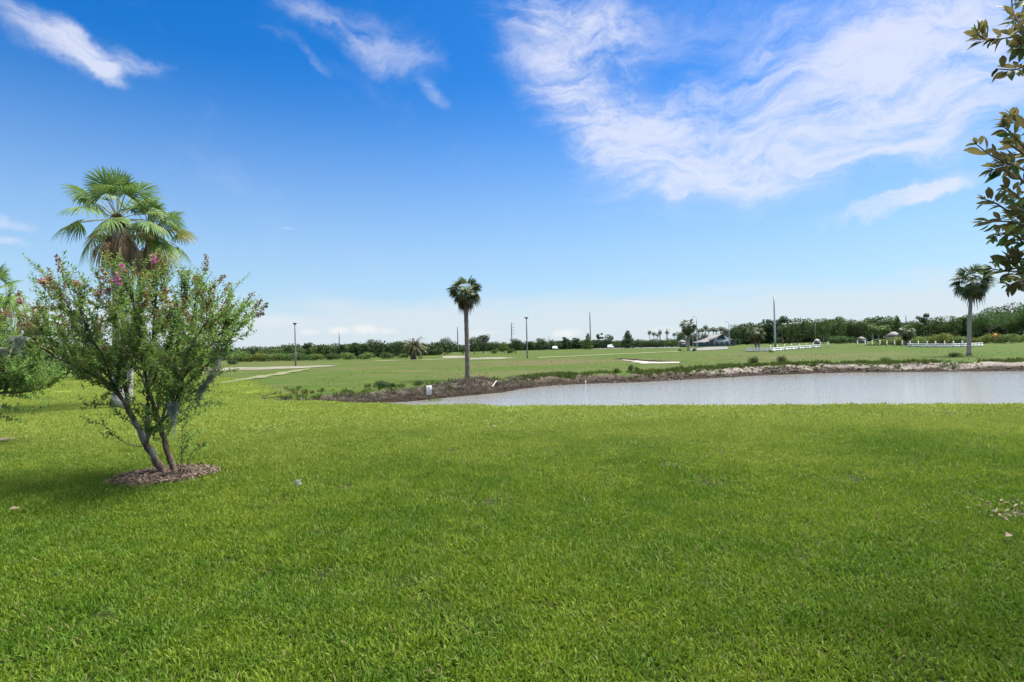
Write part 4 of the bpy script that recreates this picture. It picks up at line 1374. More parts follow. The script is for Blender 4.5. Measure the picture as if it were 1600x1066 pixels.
D0 = float(MULCH[1])
W = lambda px, py, dd=0.0: at(px, py, D0 + dd)
b0 = MULCH
stems = [
    ([W(262, 748), W(246, 722, -.02), W(229, 694, -.05), W(214, 665, -.1), W(200, 640, -.15)], 0.052, 0.034, 0),
    ([W(200, 640, -.15), W(182, 612, -.25), W(150, 588, -.4), W(105, 566, -.6), W(62, 542, -.75)], 0.030, 0.010, 1.1),
    ([W(200, 640, -.15), W(196, 600, -.1), W(194, 560, .05), W(186, 505, .15), W(176, 455, .2)], 0.030, 0.010, 1.1),
    ([W(182, 612, -.25), W(160, 575, -.1), W(128, 530, .2), W(96, 470, .4)], 0.018, 0.008, 1.0),
    ([W(182, 612, -.25), W(166, 570, -.5), W(140, 520, -.8), W(118, 470, -.9)], 0.016, 0.007, 1.0),
    ([W(229, 694, -.05), W(230, 660, .0), W(232, 630, .02), W(231, 612, .0)], 0.032, 0.028, 0),
    ([W(231, 612, 0), W(224, 570, -.15), W(216, 510, -.35), W(206, 460, -.5)], 0.018, 0.008, 1.1),
    ([W(231, 612, 0), W(236, 560, .1), W(240, 500, .1), W(246, 450, .05)], 0.018, 0.008, 1.1),
    ([W(231, 612, 0), W(250, 570, -.3), W(272, 515, -.55), W(290, 462, -.7)], 0.016, 0.007, 1.0),
    ([W(231, 612, 0), W(214, 570, .35), W(200, 520, .7), W(196, 480, .9)], 0.016, 0.007, 0.9),
    ([W(228, 692, -.05), W(238, 672, -.12), W(254, 658, -.2), W(268, 635, -.3), W(272, 590, -.4), W(276, 530, -.45)], 0.024, 0.009, 1.0),
    ([W(276, 746, .05), W(266, 718, .08), W(256, 685, .12), W(246, 650, .15), W(234, 616, .03)], 0.043, 0.026, 0),
    ([W(250, 662, .14), W(262, 630, .3), W(285, 590, .5), W(320, 545, .6), W(342, 510, .7)], 0.020, 0.008, 1.1),
    ([W(256, 685, .12), W(276, 645, .25), W(284, 595, .3), W(296, 530, .3), W(306, 465, .3)], 0.020, 0.008, 1.1),
    ([W(268, 635, -.3), W(292, 600, -.4), W(326, 566, -.5), W(352, 540, -.5)], 0.014, 0.006, 0.9),
    ([W(284, 595, .3), W(310, 560, .1), W(345, 520, -.1), W(364, 500, -.2)], 0.012, 0.006, 0.9),
    ([W(268, 635, -.3), W(280, 590, -.7), W(300, 540, -1.0), W(326, 500, -1.1)], 0.014, 0.006, 0.9),
    ([W(246, 650, .15), W(250, 600, .6), W(262, 550, .9), W(280, 500, 1.1)], 0.014, 0.006, 0.9),
    ([W(182, 612, -.25), W(150, 580, .2), W(110, 545, .55), W(70, 505, .7)], 0.014, 0.006, 1.0),
]
lows = [[W(214, 665, -.1), W(196, 655, .1), W(180, 640, .2), W(170, 622, .25)], [W(250, 670, .1), W(272, 664, .2), W(296, 650, .25), W(318, 646, .3)], [W(238, 672, -.12), W(226, 660, -.3), W(212, 640, -.4), W(206, 615, -.45)],
        [W(222, 698, -.1), W(200, 694, -.2), W(178, 680, -.3), W(160, 664, -.35), W(136, 661, -.4)],
        [W(262, 650, -.2), W(290, 640, -.3), W(320, 632, -.35), W(352, 632, -.35)],
        [W(280, 620, -.2), W(312, 600, -.3), W(342, 585, -.3), W(370, 576, -.3)],
        [W(280, 742, .1), W(286, 712, .0), W(292, 690, -.05), W(312, 672, -.1)],
        [W(282, 742, .1), W(284, 700, -.1), W(286, 668, -.1), W(296, 640, -.1)],
        [W(284, 742, .1), W(298, 712, .05), W(310, 698, .0), W(322, 694, .0)],
        [W(200, 640, -.15), W(176, 634, -.2), W(150, 632, -.25), W(128, 638, -.25)]]
flow = [(W(190, 421, .1), .17, .075), (W(182, 434, .05), .15, .075), (W(240, 404, .1), .10, .045), (W(120, 443, 0), .07, .07), (W(68, 439, .1), .06, .055), (W(165, 453, 0), .09, .045), (W(152, 457, 0), .08, .04),
        (W(160, 540, -.3), .09, .04)]
MY, tips = myrtle('crape myrtle on the lawn with leaning stems and few pink blossoms', b0, stems, 0.12, 16, (0.35, 0.78), 4, 0.062, flow, W(235, 600), 3, lows, 0.92)

# the one cut off by the left edge
D2 = float(G2[1])
W2 = lambda px, py, dd=0.0: at(px, py, D2 + dd)
st2 = [([W2(-34, 692), W2(-30, 665), W2(-22, 640), W2(-16, 615)], 0.06, 0.04, 0)]
for (px, py, dd) in ((60, 575, -.3), (78, 605, .2), (66, 520, .2), (30, 590, -.6), (36, 505, .1), (10, 470, .2), (-20, 455, 0), (55, 540, .5), (20, 530, -.8), (-60, 470, .3), (-90, 510, -.2), (-110, 560, .2), (45, 612, -.5), (-10, 500, -.6)):
    st2.append(([W2(-16, 615), W2(-16 + (px + 16) * .35, 615 + (py - 615) * .3, dd * .2), W2(-16 + (px + 16) * .7, 615 + (py - 615) * .62, dd * .6), W2(px, py, dd)], 0.022, 0.008, 1.5 if px > 20 else 1.0))
low2 = [[W2(-16, 615), W2(20, 618, -.2), W2(55, 622, -.3), W2(88, 626, -.3)], [W2(-20, 640), W2(0, 650, -.2), W2(20, 655, -.2), W2(40, 660, -.2)],
        [W2(-16, 625), W2(10, 636, -.3), W2(45, 640, -.4), W2(70, 634, -.4)]]
MY2, tips2 = myrtle('crape myrtle at the left edge whose trunk stands outside the picture', G2, st2, 0.25, 12, (0.4, 0.9), 4, 0.063, [(W2(30, 470, 0), .1, .06), (W2(14, 492, 0), .1, .06)], W2(-20, 590), 5, low2, 0.9)


def moss(p, drop, width, n, label, q=None):
    """thin grey strands hanging from p, or draped along p..q"""
    mb = MB()
    p = np.asarray(p, float)
    sp = np.zeros(3) if q is None else np.asarray(q, float) - p
    for k in range(n):
        u = rng.random()
        o = sp * u + np.array([rng.normal() * width * 0.6, rng.normal() * width * 0.6, rng.random() * 0.04])
        L = drop * (0.15 + 0.85 * rng.random() ** 1.7) * (0.7 + 0.5 * math.sin(u * 9))
        t = np.linspace(0, 1, 8)
        a, f = rng.random() * 6.28, 5 + 6 * rng.random()
        am = 0.012 + 0.016 * rng.random()
        pts = np.stack([o[0] * (1 - 0.25 * t) + np.sin(t * f + a) * am, o[1] + np.cos(t * f + a) * am, o[2] - L * t], 1)
        mb.tube(pts, np.linspace(0.0028, 0.0012, 8), 3, rng.random(), cap=False)
        m = 7
        i = rng.random(m)
        Pp = np.stack([np.interp(i, t, pts[:, j]) for j in range(3)], 1)
        mb.leaves(Pp, rdir(m) + np.array([0, 0, -0.9]), rdir(m), 0.03 + 0.03 * rng.random(m), 0.0035, rng.random(m), 0.0, 0.3)
    o = mb.build('spanish_moss', M['moss'], loc=tuple(p))
    return tag(o, label, 'moss')


moss(W(270, 632, -.38), 0.44, 0.036, 75, 'long grey moss beard hanging on the middle stem of the crape myrtle')
moss(W(328, 592, -.38), 0.14, 0.032, 60, 'grey moss draped along the right branch of the crape myrtle', W(342, 560, -.38))
moss(W(306, 624, -.36), 0.12, 0.028, 60, 'grey moss draped low between the right twigs of the crape myrtle', W(326, 594, -.38))
moss(W(30, 530, -.85), 0.24, 0.06, 50, 'pale grey moss in the left reach of the crape myrtle')
moss(W2(8, 545, -.6), 0.30, 0.06, 55, 'grey moss veil hanging in the crape myrtle at the left edge')


# ------------------------------------------------------------------ magnolia reaching in from the right
def magnolia():
    Dm = 3.7
    B = lambda px, py, dd=0.0: at(px, py, Dm + dd)
    base = np.array([5.3, 4.3, 0.0])
    base[2] = hz(5.3, 4.3)
    root = thing('magnolia_tree', 'magnolia tree reaching in from the right edge, glossy leaves with rusty undersides', 'tree', tuple(base))
    tr, br = MB(), MB()
    q = np.linspace(0, 1, 14)
    tp = np.stack([0.06 * np.sin(q * 4), 0.05 * np.cos(q * 3) - 0.05, 4.7 * q - 0.05], 1)
    tr.tube(tp, 0.13 * (1 - 0.85 * q) * (1 + 0.5 * np.exp(-q * 14)) + 0.008, 10)
    Vs, Fs, Ts = [], [], []

    def leaf(p, d, nrm, L, tint):
        d = unit(d)
        s = unit(np.cross(d, nrm))
        n = np.cross(s, d)
        tt = np.array([0.0, 0.13, 0.3, 0.5, 0.7, 0.87, 1.0])
        wv = np.array([0.03, 0.42, 0.82, 1.0, 0.86, 0.46, 0.02]) * L * 0.19
        bend = (0.05 + rng.random() * 0.28) * L
        rows = []
        for t, w in zip(tt, wv):
            c = p + d * L * t - n * bend * t * t
            rows += [c - s * w + n * w * 0.35, c, c + s * w + n * w * 0.35]
        f = []
        for i in range(6):
            for j in range(2):
                a = i * 3 + j
                f += [(a, a + 1, a + 4), (a, a + 4, a + 3)]
        k = sum(len(v) for v in Vs)
        Vs.append(np.array(rows)); Fs.append(np.array(f) + k); Ts.append(np.full(len(rows), tint))

    def sprig(pts, n_leaf, size, r=0.010):
        sp = smooth_poly(np.asarray(pts) - base, 5)
        br.tube(sp, np.linspace(r, 0.003, len(sp)), 6, cap=False)
        L = len(sp)
        for k in range(n_leaf):
            t = 0.25 + 0.75 * (k + rng.random() * 0.5) / n_leaf
            i = min(L - 2, int(t * (L - 1)))
            tg = unit(sp[i + 1] - sp[i])
            a = k * 2.4 + rng.normal() * 0.3
            ref = unit(np.cross(tg, [0.1, 0.3, 0.95]) + 1e-4)
            bi = np.cross(tg, ref)
            rad = math.cos(a) * ref + math.sin(a) * bi
            d = tg * (0.45 + 0.5 * t) + rad * 0.9 + np.array([0, 0, 0.12])
            leaf(sp[i] + rad * 0.01, d, np.array([0, 0, 1.0]) + rad * 0.4 + rng.normal(size=3) * 0.45, size * (0.75 + 0.5 * rng.random()), rng.random())
        for k in range(4):
            d = unit(sp[-1] - sp[-2]) + rdir() * 0.55
            leaf(sp[-1], d, np.array([0, 0, 1.0]) + rdir() * 0.7, size * 0.8, 0.4 + 0.6 * rng.random())

    S = 0.090
    sp_in = [
        # upper cluster
        [B(1680, 60, .1), B(1622, 58), B(1588, 58), B(1552, 62, -.05)], [B(1622, 58), B(1600, 44), B(1584, 22, .05), B(1580, -12, .08)], [B(1680, 70, .1), B(1618, 92), B(1590, 108, .05), B(1560, 108)],
        [B(1552, 62, -.05), B(1541, 62), B(1531, 56), B(1528, 50)], [B(1640, 90, .1), B(1610, 70), B(1596, 70, -.1), B(1590, 76, -.15)], [B(1660, 20), B(1620, 10, .1), B(1600, 20, .1), B(1592, 36, .1)],
        [B(1650, 30), B(1620, 22, -.1), B(1603, 40, -.12), B(1594, 66, -.1)],
        # second cluster
        [B(1690, 300), B(1630, 280), B(1592, 262), B(1552, 245), B(1526, 226)], [B(1630, 270), B(1604, 236), B(1586, 214), B(1570, 200)], [B(1650, 220), B(1610, 205), B(1588, 190, .1), B(1576, 183, .1)],
        [B(1640, 300), B(1600, 285, -.1), B(1586, 262, -.1), B(1572, 256, -.1)], [B(1592, 262), B(1566, 262, .1), B(1552, 266, .1)], [B(1660, 250), B(1612, 246, .1), B(1592, 236, .1), B(1578, 226, .1)],
        # third cluster
        [B(1690, 380), B(1630, 356), B(1592, 340), B(1556, 318), B(1540, 312)], [B(1640, 365), B(1600, 352, -.1), B(1570, 346, -.1), B(1536, 348, -.1)], [B(1650, 380), B(1606, 376), B(1576, 366, .1), B(1552, 370)],
        [B(1640, 330), B(1604, 318, .1), B(1584, 302, .1), B(1572, 294)], [B(1660, 390), B(1612, 386, .1), B(1590, 372, .1), B(1578, 360)], [B(1640, 350), B(1610, 336, -.1), B(1592, 326, -.1), B(1584, 318)],
        [B(1690, 372), B(1640, 350), B(1604, 352, .1), B(1590, 346, .15), B(1580, 338, .2)],
        # lowest spray
        [B(1690, 440), B(1640, 428), B(1602, 424), B(1572, 424), B(1550, 420)], [B(1640, 428), B(1608, 436, -.1), B(1586, 442, -.1), B(1578, 446)], [B(1602, 424), B(1584, 412), B(1574, 402)],
        [B(1660, 410), B(1620, 404), B(1598, 406, .1), B(1586, 410)], [B(1640, 450), B(1612, 446, .1), B(1598, 440, .1)],
    ]
    hosts = {}
    for pts in sp_in:
        sprig(pts, 18, S)
    # boughs from the trunk to the sprays, and the rest of the crown outside the picture
    for (px, py) in ((1680, 62), (1690, 300), (1690, 378), (1690, 440), (1660, 20), (1655, 240)):
        e = B(px, py) - base
        s = np.array([0, 0, e[2] * 0.82 - 0.1])
        qq = np.linspace(0, 1, 7)[:, None]
        br.tube(s + (e - s) * qq + np.array([0, 0, -0.12]) * (qq * (1 - qq)), np.linspace(0.035, 0.010, 7), 7)
    for k in range(44):
        a = k * 2.4
        hgt = 1.5 + 2.8 * rng.random()
        rr = (1.55 - 0.22 * abs(hgt - 2.4)) * (0.7 + 0.3 * rng.random())
        e = np.array([math.cos(a) * rr, math.sin(a) * rr, hgt + 0.3])
        # keep the crown out of the stretch of view left of the sprays
        wp = e + base
        if wp[1] > 0.3:
            u_ = (wp[0] / wp[1]) * FPX + 800
            if u_ < 1640:
                continue
        s = np.array([0, 0, hgt * 0.85])
        qq = np.linspace(0, 1, 6)[:, None]
        pts = s + (e - s) * qq
        br.tube(pts, np.linspace(0.022, 0.006, 6), 5, cap=False)
        for z in range(4):
            o = e + rdir() * 0.25
            sprig([pts[3] + base, (pts[4] + o) / 2 + base, o + base + unit(e) * 0.1], 7, S)
    tr.build('trunk', M['bark'], root, smooth=True)
    br.build('branches', M['bark'], root, smooth=True)
    mb = MB()
    mb.add(np.concatenate(Vs), np.concatenate(Fs), np.concatenate(Ts))
    mb.build('leaves', M['magnolia'], root, smooth=True)
    return root


magnolia()


# ------------------------------------------------------------------ poles, sign, fence, buildings
def pole(label, px, base_y, top_y, r, mat='pole_wood', depth=None, cap=None, arms=0, name='utility_pole', cat='pole'):
    if depth is None:
        g = gp(px, base_y)
    else:
        g = at(px, 545, depth)
        g[2] = hz(g[0], g[1])
    H = float(at(px, top_y, g[1])[2] - g[2])
    root = thing(name, label, cat, tuple(g))
    mb = MB()
    t = np.linspace(0, 1, 6)
    mb.tube(np.stack([0 * t, 0 * t, H * t - 0.05], 1), r * (1 - 0.35 * t), 10)
    mb.build('shaft', M[mat], root, smooth=True)
    if cap == 'lamp':
        c = MB()
        c.box((0, 0, H + 0.04), (r * 5.0, r * 2.8, r * 1.4), 0, bev=r * 0.4)
        c.box((0, 0, H - 0.06), (r * 2.2, r * 2.2, 0.10))
        c.build('lamp_head', M['dark_metal'], root)
    if cap == 'arm':
        c = MB()
        c.tube([(0, 0, H - 0.1), (-r * 1.5, 0, H + 0.05), (-r * 3, 0, H + 0.08)], r * 0.4, 6)
        c.box((-r * 4.5, 0, H + 0.06), (r * 4, r * 2.2, r * 1.1), 0, bev=r * 0.4)
        c.build('lamp_head', M['pole_grey'], root)
    for k in range(arms):
        c = MB()
        z = H * (0.93 - 0.11 * k)
        c.box((0.55, 0, z), (1.1, 0.09, 0.09))
        c.tube([(1.0, 0, z), (1.0, 0, z + 0.3)], 0.08, 6)
        c.build('insulator_arm', M['dark_metal'], root)
    return root


pole('capped grey lamp pole beside the sandy track on the left', 462, 572, 506, 0.08, cap='lamp', name='lamp_pole')
pole('capped wooden lamp pole standing right of the central palm', 824, 560, 497, 0.105, cap='lamp', name='lamp_pole')
pole('thin distant pole rising over the left treeline', 530.5, 0, 520.5, 0.24, depth=230)
pole('distant pole just left of the central palm trunk', 715.5, 0, 510.5, 0.25, depth=220)
pole('distant pole with small side arms between palm and capped lamp pole', 800, 0, 503.5, 0.25, depth=220, arms=4)
pole('very thin distant pole left of the small parked car', 858, 0, 524, 0.13, depth=230)
pole('tall pole rising behind the bright conical tree', 923, 0, 487, 0.28, depth=250)
pole('left one of two poles standing over the dark hedge', 1031.5, 543, 514, 0.2, 'pole_wood', 215, arms=1)
pole('right one of two poles standing over the dark hedge', 1042.5, 543, 513, 0.2, 'pole_wood', 215, arms=1)
pole('tall grey lamp pole right beside the rusty cabbage palm', 1089.5, 0, 495, 0.14, 'pole_grey', 150, 'arm', name='lamp_pole')
pole('grey lamp pole at the right end of the clubhouse', 1140, 0, 503, 0.17, 'pole_grey', 185, 'arm', name='lamp_pole')
pole('tallest thick grey steel pole in front of the right wood', 1211.5, 0, 461.5, 0.235, 'pole_grey', 135)
pole('thin pole seen just above the right wood', 1417, 0, 493, 0.3, 'pole_wood', 310)
pole('thin grey lamp pole against the trees right of the tallest pole', 1275, 0, 505, 0.12, 'pole_wood', 190)


def sign():
    g = gp(671, 634.8)
    root = thing('sign', 'small white sign on a thin dark post at the edge of the lawn', 'sign', tuple(g))
    zt = float(at(671, 602.5, g[1])[2] - g[2])
    zb = float(at(671, 617, g[1])[2] - g[2])
    mb = MB()
    mb.tube([(0, 0.02, -0.1), (0, 0.02, zt - 0.04)], 0.018, 8)
    mb.build('post', M['dark_metal'], root, smooth=True)
    p = MB()
    wd = 8 / FPX * g[1]
    p.box((0, 0, (zt + zb) / 2), (wd, 0.006, zt - zb), bev=0.001)
    o = p.build('panel', M['sign_face'], root)
    k = MB()
    hgt = zt - zb
    k.box((0, -0.0045, zt - hgt * 0.18), (wd * 0.42, 0.002, hgt * 0.12))
    for q in range(4):
        k.box((0, -0.0045, zt - hgt * (0.40 + 0.13 * q)), (wd * (0.66 if q % 2 == 0 else 0.5), 0.002, hgt * 0.03))
    k.build('printed_lines', M['sign_mark'], o)
    for z in (zt - hgt * 0.05, zb + hgt * 0.05):
        b = MB()
        b.tube([(0, -0.008, z), (0, 0.03, z)], 0.006, 8)
        b.build('bolt', M['dark_metal'], root)


sign()


def white_fence(label, pts, post_px, rail=True):
    """low white fence: pixel polyline of its foot, posts at pixel columns"""
    xs, ys = np.array(pts)[:, 0], np.array(pts)[:, 1]
    g0 = gp(xs[0], ys[0])
    root = thing('white_fence', label, 'fence', tuple(g0))
    G = [gp(x, np.interp(x, xs, ys)) for x in np.linspace(xs[0], xs[-1], 24)]
    if rail:
        for z, hh in ((0.16, 0.26), (0.45, 0.18)):
            mb = MB()
            for a, b in zip(G[:-1], G[1:]):
                d = b - a
                L = np.hypot(d[0], d[1])
                c = (a + b) / 2 - g0
                mb.box((c[0], c[1], c[2] + z), (L * 1.002, 0.05, hh), math.atan2(d[1], d[0]))
            mb.build('rail', M['white_paint'], root)
    for px in post_px:
        p = gp(px, np.interp(px, xs, ys)) - g0
        mb = MB()
        mb.box((p[0], p[1], p[2] + 0.32), (0.13, 0.13, 0.84), 0.0, bev=0.02)
        t = 0.74
        mb.add([(p[0] - .10, p[1] - .10, p[2] + t), (p[0] + .10, p[1] - .10, p[2] + t), (p[0] + .10, p[1] + .10, p[2] + t), (p[0] - .10, p[1] + .10, p[2] + t), (p[0], p[1], p[2] + t + 0.16)],
               [(0, 1, 4), (1, 2, 4), (2, 3, 4), (3, 0, 4), (0, 2, 1), (0, 3, 2)])
        mb.build('post', M['white_paint'], root)


white_fence('low white fence stretch beside the drooping pair of palms', [(1166, 549.5), (1205, 549.5), (1240, 546.6), (1282, 543.6)], [1204, 1215, 1226, 1237, 1249, 1260, 1271, 1282])
white_fence('white fence posts between the two railed stretches, rails hidden in the grass', [(1294, 543), (1330, 541.4), (1380, 541), (1412, 541.5)], [1294, 1340, 1352, 1363, 1375, 1386, 1398, 1410], rail=False)
white_fence('low white fence stretch left of the stout palm before the lime shrubs', [(1418, 541.8), (1450, 543), (1490, 543), (1536, 541.5)], [1422, 1435, 1449, 1462, 1476, 1490, 1504])


def gable(mb, x0, x1, y0, y1, z0, z1, over=0.5, th=0.15):
    """gable roof: ridge along y"""
    xm = (x0 + x1) / 2
    for s in (-1, 1):
        xe = x0 - over if s < 0 else x1 + over
        ze = z0 - over * (z1 - z0) / (xm - x0)
        v = [(xe, y0 - over, ze), (xm, y0 - over, z1), (xm, y1 + over, z1), (xe, y1 + over, ze)]
        v += [(a, b, c + th) for a, b, c in v]
        mb.add(v, [(0, 1, 2), (0, 2, 3), (4, 6, 5), (4, 7, 6), (0, 4, 5), (0, 5, 1), (1, 5, 6), (1, 6, 2), (2, 6, 7), (2, 7, 3), (3, 7, 4), (3, 4, 0)])


def clubhouse():
    dp = 204
    g = at(1121, 541, dp)
    g[2] = hz(g[0], g[1])
    root = thing('clubhouse', 'clubhouse with wide pale gable roof and teal porch behind the slim palms', 'building', tuple(g))
    u = dp / FPX
    # main gable block, front towards the camera
    zt = float(at(1128, 522.5, dp)[2] - g[2])
    x0, x1 = -13 * u, 26 * u
    xm = (x0 + x1) / 2
    ze = 1.9
    w = MB()
    pts = [(x0, 0), (x1, 0), (x1, ze), (xm, zt - 0.2), (x0, ze)]
    n = len(pts)
    v = [(a, 0, b) for a, b in pts] + [(a, 9, b) for a, b in pts]
    f = [(0, 1, 2), (0, 2, 4), (2, 3, 4), (5, 7, 6), (5, 9, 7), (7, 9, 8)]
    for k in range(n):
        m = (k + 1) % n
        f += [(k, k + n, m + n), (k, m + n, m)]
    w.add(v, f)
    w.build('wall', M['wall_teal'], root)
    rf = MB()
    gable(rf, x0, x1, 0, 9, ze, zt - 0.1, 0.7)
    rf.build('roof', M['roof'], root)
    # low wing on the left
    lw = MB()
    xl0, xl1 = -29 * u, -13 * u - 0.05
    lw.box(((xl0 + xl1) / 2, 2.5, 0.85), (xl1 - xl0, 5, 1.7))
    lw.build('wing_wall', M['wall_teal'], root)
    lr = MB()
    lr.add([(xl0 - .5, -1.0, 1.55), (xl1, -1.0, 1.75), (xl1, 2.5, 3.1), (xl0 + 1, 2.5, 2.2), (xl0 - .5, 6, 1.55), (xl1, 6, 1.75)], [(0, 1, 2), (0, 2, 3), (3, 2, 5), (3, 5, 4), (0, 3, 4)])
    lr.build('wing_roof', M['roof'], root)
    for k in range(5):
        wd = MB()
        x = x0 + 0.9 + k * (x1 - x0 - 1.8) / 4
        wd.box((x, -0.03, 1.0), (0.95, 0.06, 1.3))
        o = wd.build('window', M['glass_dark'], root)
        fr = MB()
        for sx in (-0.5, 0.5):
            fr.box((x + sx, -0.05, 1.0), (0.08, 0.10, 1.46))
        for sz in (0.31, 1.69):
            fr.box((x, -0.05, sz), (0.92, 0.10, 0.08))
        fr.build('frame', M['white_paint'], o)
    for k in range(6):
        c = MB()
        x = x0 - 0.2 + k * (x1 - x0 + 0.4) / 5
        c.tube([(x, -0.55, 0), (x, -0.55, 1.5)], 0.09, 8)
        c.build('porch_column', M['wall_cream'], root)
    vt = MB()
    vt.box((xm, -0.03, zt - 1.05), (1.5, 0.06, 0.55))
    vt.build('gable_window', M['glass_dark'], root)


clubhouse()


def hut(label, px, depth, w, h, wall, roofm):
    g = at(px, 541, depth)
    g[2] = hz(g[0], g[1])
    root = thing('hut', label, 'building', tuple(g))
    mb = MB()
    mb.box((0, 0, h * 0.28), (w * 0.82, w * 0.7, h * 0.56))
    mb.build('wall', M[wall], root)
    r = MB()
    a, b, z0, z1 = w * 0.5, w * 0.45, h * 0.54, h
    r.add([(-a, -b, z0), (a, -b, z0), (a, b, z0), (-a, b, z0), (-w * .12, 0, z1), (w * .12, 0, z1)], [(0, 1, 5), (0, 5, 4), (1, 2, 5), (2, 3, 4), (2, 4, 5), (3, 0, 4), (0, 2, 1), (0, 3, 2)])
    r.build('roof', M[roofm], root)
    d = MB()
    d.box((w * 0.1, -w * 0.35 - 0.02, h * 0.22), (w * 0.16, 0.05, h * 0.44))
    d.build('door', M['glass_dark'], root)
    k = MB()
    k.box((-w * 0.2, -w * 0.35 - 0.02, h * 0.30), (w * 0.16, 0.05, h * 0.2))
    k.build('window', M['glass_dark'], root)


hut('small hut with grey hipped roof left of the clubhouse', 1066, 205, 3.6, 2.6, 'wall_cream', 'roof')
hut('small pale hut roof peeping over the shrub clump before the right wood', 1346, 185, 3.0, 2.1, 'wall_cream', 'roof')
hut('little blue grey house half hidden behind the lime shrubs', 1397, 165, 4.2, 3.3, 'wall_teal', 'roof')
hut('small cream shed beside the pale forked tree', 1277, 180, 1.9, 1.7, 'wall_cream', 'wall_cream')


def car(label, px, depth, mat, rz):
    g = at(px, 545, depth)
    g[2] = hz(g[0], g[1])
    root = thing('parked_car', label, 'car', tuple(g), rz)
    prof = [(-2.1, 0.3), (2.1, 0.3), (2.15, 0.75), (1.2, 0.92), (0.6, 1.42), (-1.1, 1.45), (-1.9, 0.95), (-2.15, 0.85)]
    mb = MB()
    n = len(prof)
    v = [(a, -0.85, b) for a, b in prof] + [(a, 0.85, b) for a, b in prof]
    f = []
    for k in range(n):
        m = (k + 1) % n
        f += [(k, k + n, m + n), (k, m + n, m)]
    for k in range(1, n - 1):
        f += [(0, k, k + 1), (n, n + k + 1, n + k)]
    mb.add(v, f)
    mb.build('body', M[mat], root)
    for s in (-1, 1):
        w = MB()
        w.poly(np.array([(-1.6, s * 0.86, 0.97), (1.0, s * 0.86, 0.97), (0.55, s * 0.86, 1.35), (-1.05, s * 0.86, 1.37)]))
        w.build('window', M['glass_dark'], root)
        for x in (-1.35, 1.35):
            t = MB()
            t.tube([(x, s * 0.70, 0.33), (x, s * 0.90, 0.33)], 0.33, 16)
            o = t.build('wheel', M['rubber'], root)
            h = MB()
            h.tube([(x, s * 0.89, 0.33), (x, s * 0.915, 0.33)], 0.18, 12)
            h.build('hubcap', M['pole_grey'], o)


car('tiny white parked car before the trees right of the capped lamp pole', 867.5, 225, 'car_white', 1.35)
car('tiny white parked car under the trees left of the dark conical tree', 954, 222, 'car_white', 1.2)


def cone_marker():
    g = at(1556, 540, 97)
    g[2] = hz(g[0], g[1])
    root = thing('marker_board', 'small orange and brown marker board among the lime shrubs at right', 'marker', tuple(g))
    z = float(at(1556, 524, 97)[2] - g[2])
    p = MB()
    p.tube([(0, 0.05, 0), (0, 0.05, z)], 0.05, 8)
    p.build('post', M['pole_wood'], root)
    b = MB()
    b.add([(-.42, -.03, z - .28), (.42, -.03, z - .28), (0, -.03, z + .34), (-.42, .03, z - .28), (.42, .03, z - .28), (0, .03, z + .34)],
          [(0, 1, 2), (3, 5, 4), (0, 3, 4), (0, 4, 1), (1, 4, 5), (1, 5, 2), (2, 5, 3), (2, 3, 0)])
    b.build('board', M['orange'], root)


cone_marker()


# ------------------------------------------------------------------ bank vegetation and debris
def bank_line(px0, px1, n, off0, off1):
    """points along the far shore, a distance behind the waterline"""
    x0 = (px0 - 800) / FPX * 34
    x1 = (px1 - 800) / FPX * 38
    x = x0 + (x1 - x0) * rng.random(n)
    yf = np.interp(x, FAR[:, 0], FAR[:, 1])
    y = yf + off0 + (off1 - off0) * rng.random(n)
    return x, y


def tufts(name, x, y, h0, h1, per, mat, label, width=0.02, lean=0.5, cat='weeds'):
    mb = MB()
    n = len(x)
    z = height(x, y)
    hh = (h0 + (h1 - h0) * rng.random(n) ** 1.6)
    idx = np.repeat(np.arange(n), per)
    m = len(idx)
    a = rng.random(m) * 6.283
    q = rng.random(m) * hh[idx] * 0.55
    P = np.stack([x[idx] + np.cos(a) * q, y[idx] + np.sin(a) * q, z[idx] - 0.02], 1)
    D = np.stack([np.cos(a) * lean * rng.random(m), np.sin(a) * lean * rng.random(m), 0.5 + rng.random(m) * 0.5], 1)
    L = hh[idx] * (0.6 + 0.6 * rng.random(m))
    mb.leaves(P, D, rdir(m) * np.array([1, 1, 0.3]), L, np.maximum(width, L * 0.16), np.clip(rng.random(n)[idx] * 0.5 + rng.random(m) * 0.5, 0, 1), 0.1, 0.12)
    return tag(mb.build(name, M[mat]), label, cat, kind='stuff')


x, y = bank_line(800, 1640, 1500, 1.3, 3.2)
k = fbm(x * 0.35, y * 0.35, 3) > 0.42
tufts('bank_weeds', x[k], y[k], 0.10, 0.34, 16, 'weed', 'green weeds along the top of the far bank')
x, y = bank_line(800, 1640, 1000, 0.6, 1.9)
k = fbm(x * 0.5 + 7, y * 0.5, 3) > 0.52
tufts('bank_weeds', x[k], y[k], 0.08, 0.26, 14, 'weed', 'green tufts growing down the face of the far bank')
x, y = bank_line(512, 800, 420, 0.5, 4.5)
k = fbm(x * 0.6 + 3, y * 0.6, 3) > 0.5
tufts('bank_weeds', x[k], y[k], 0.08, 0.25, 14, 'weed', 'green weeds on the left end of the pond bank')
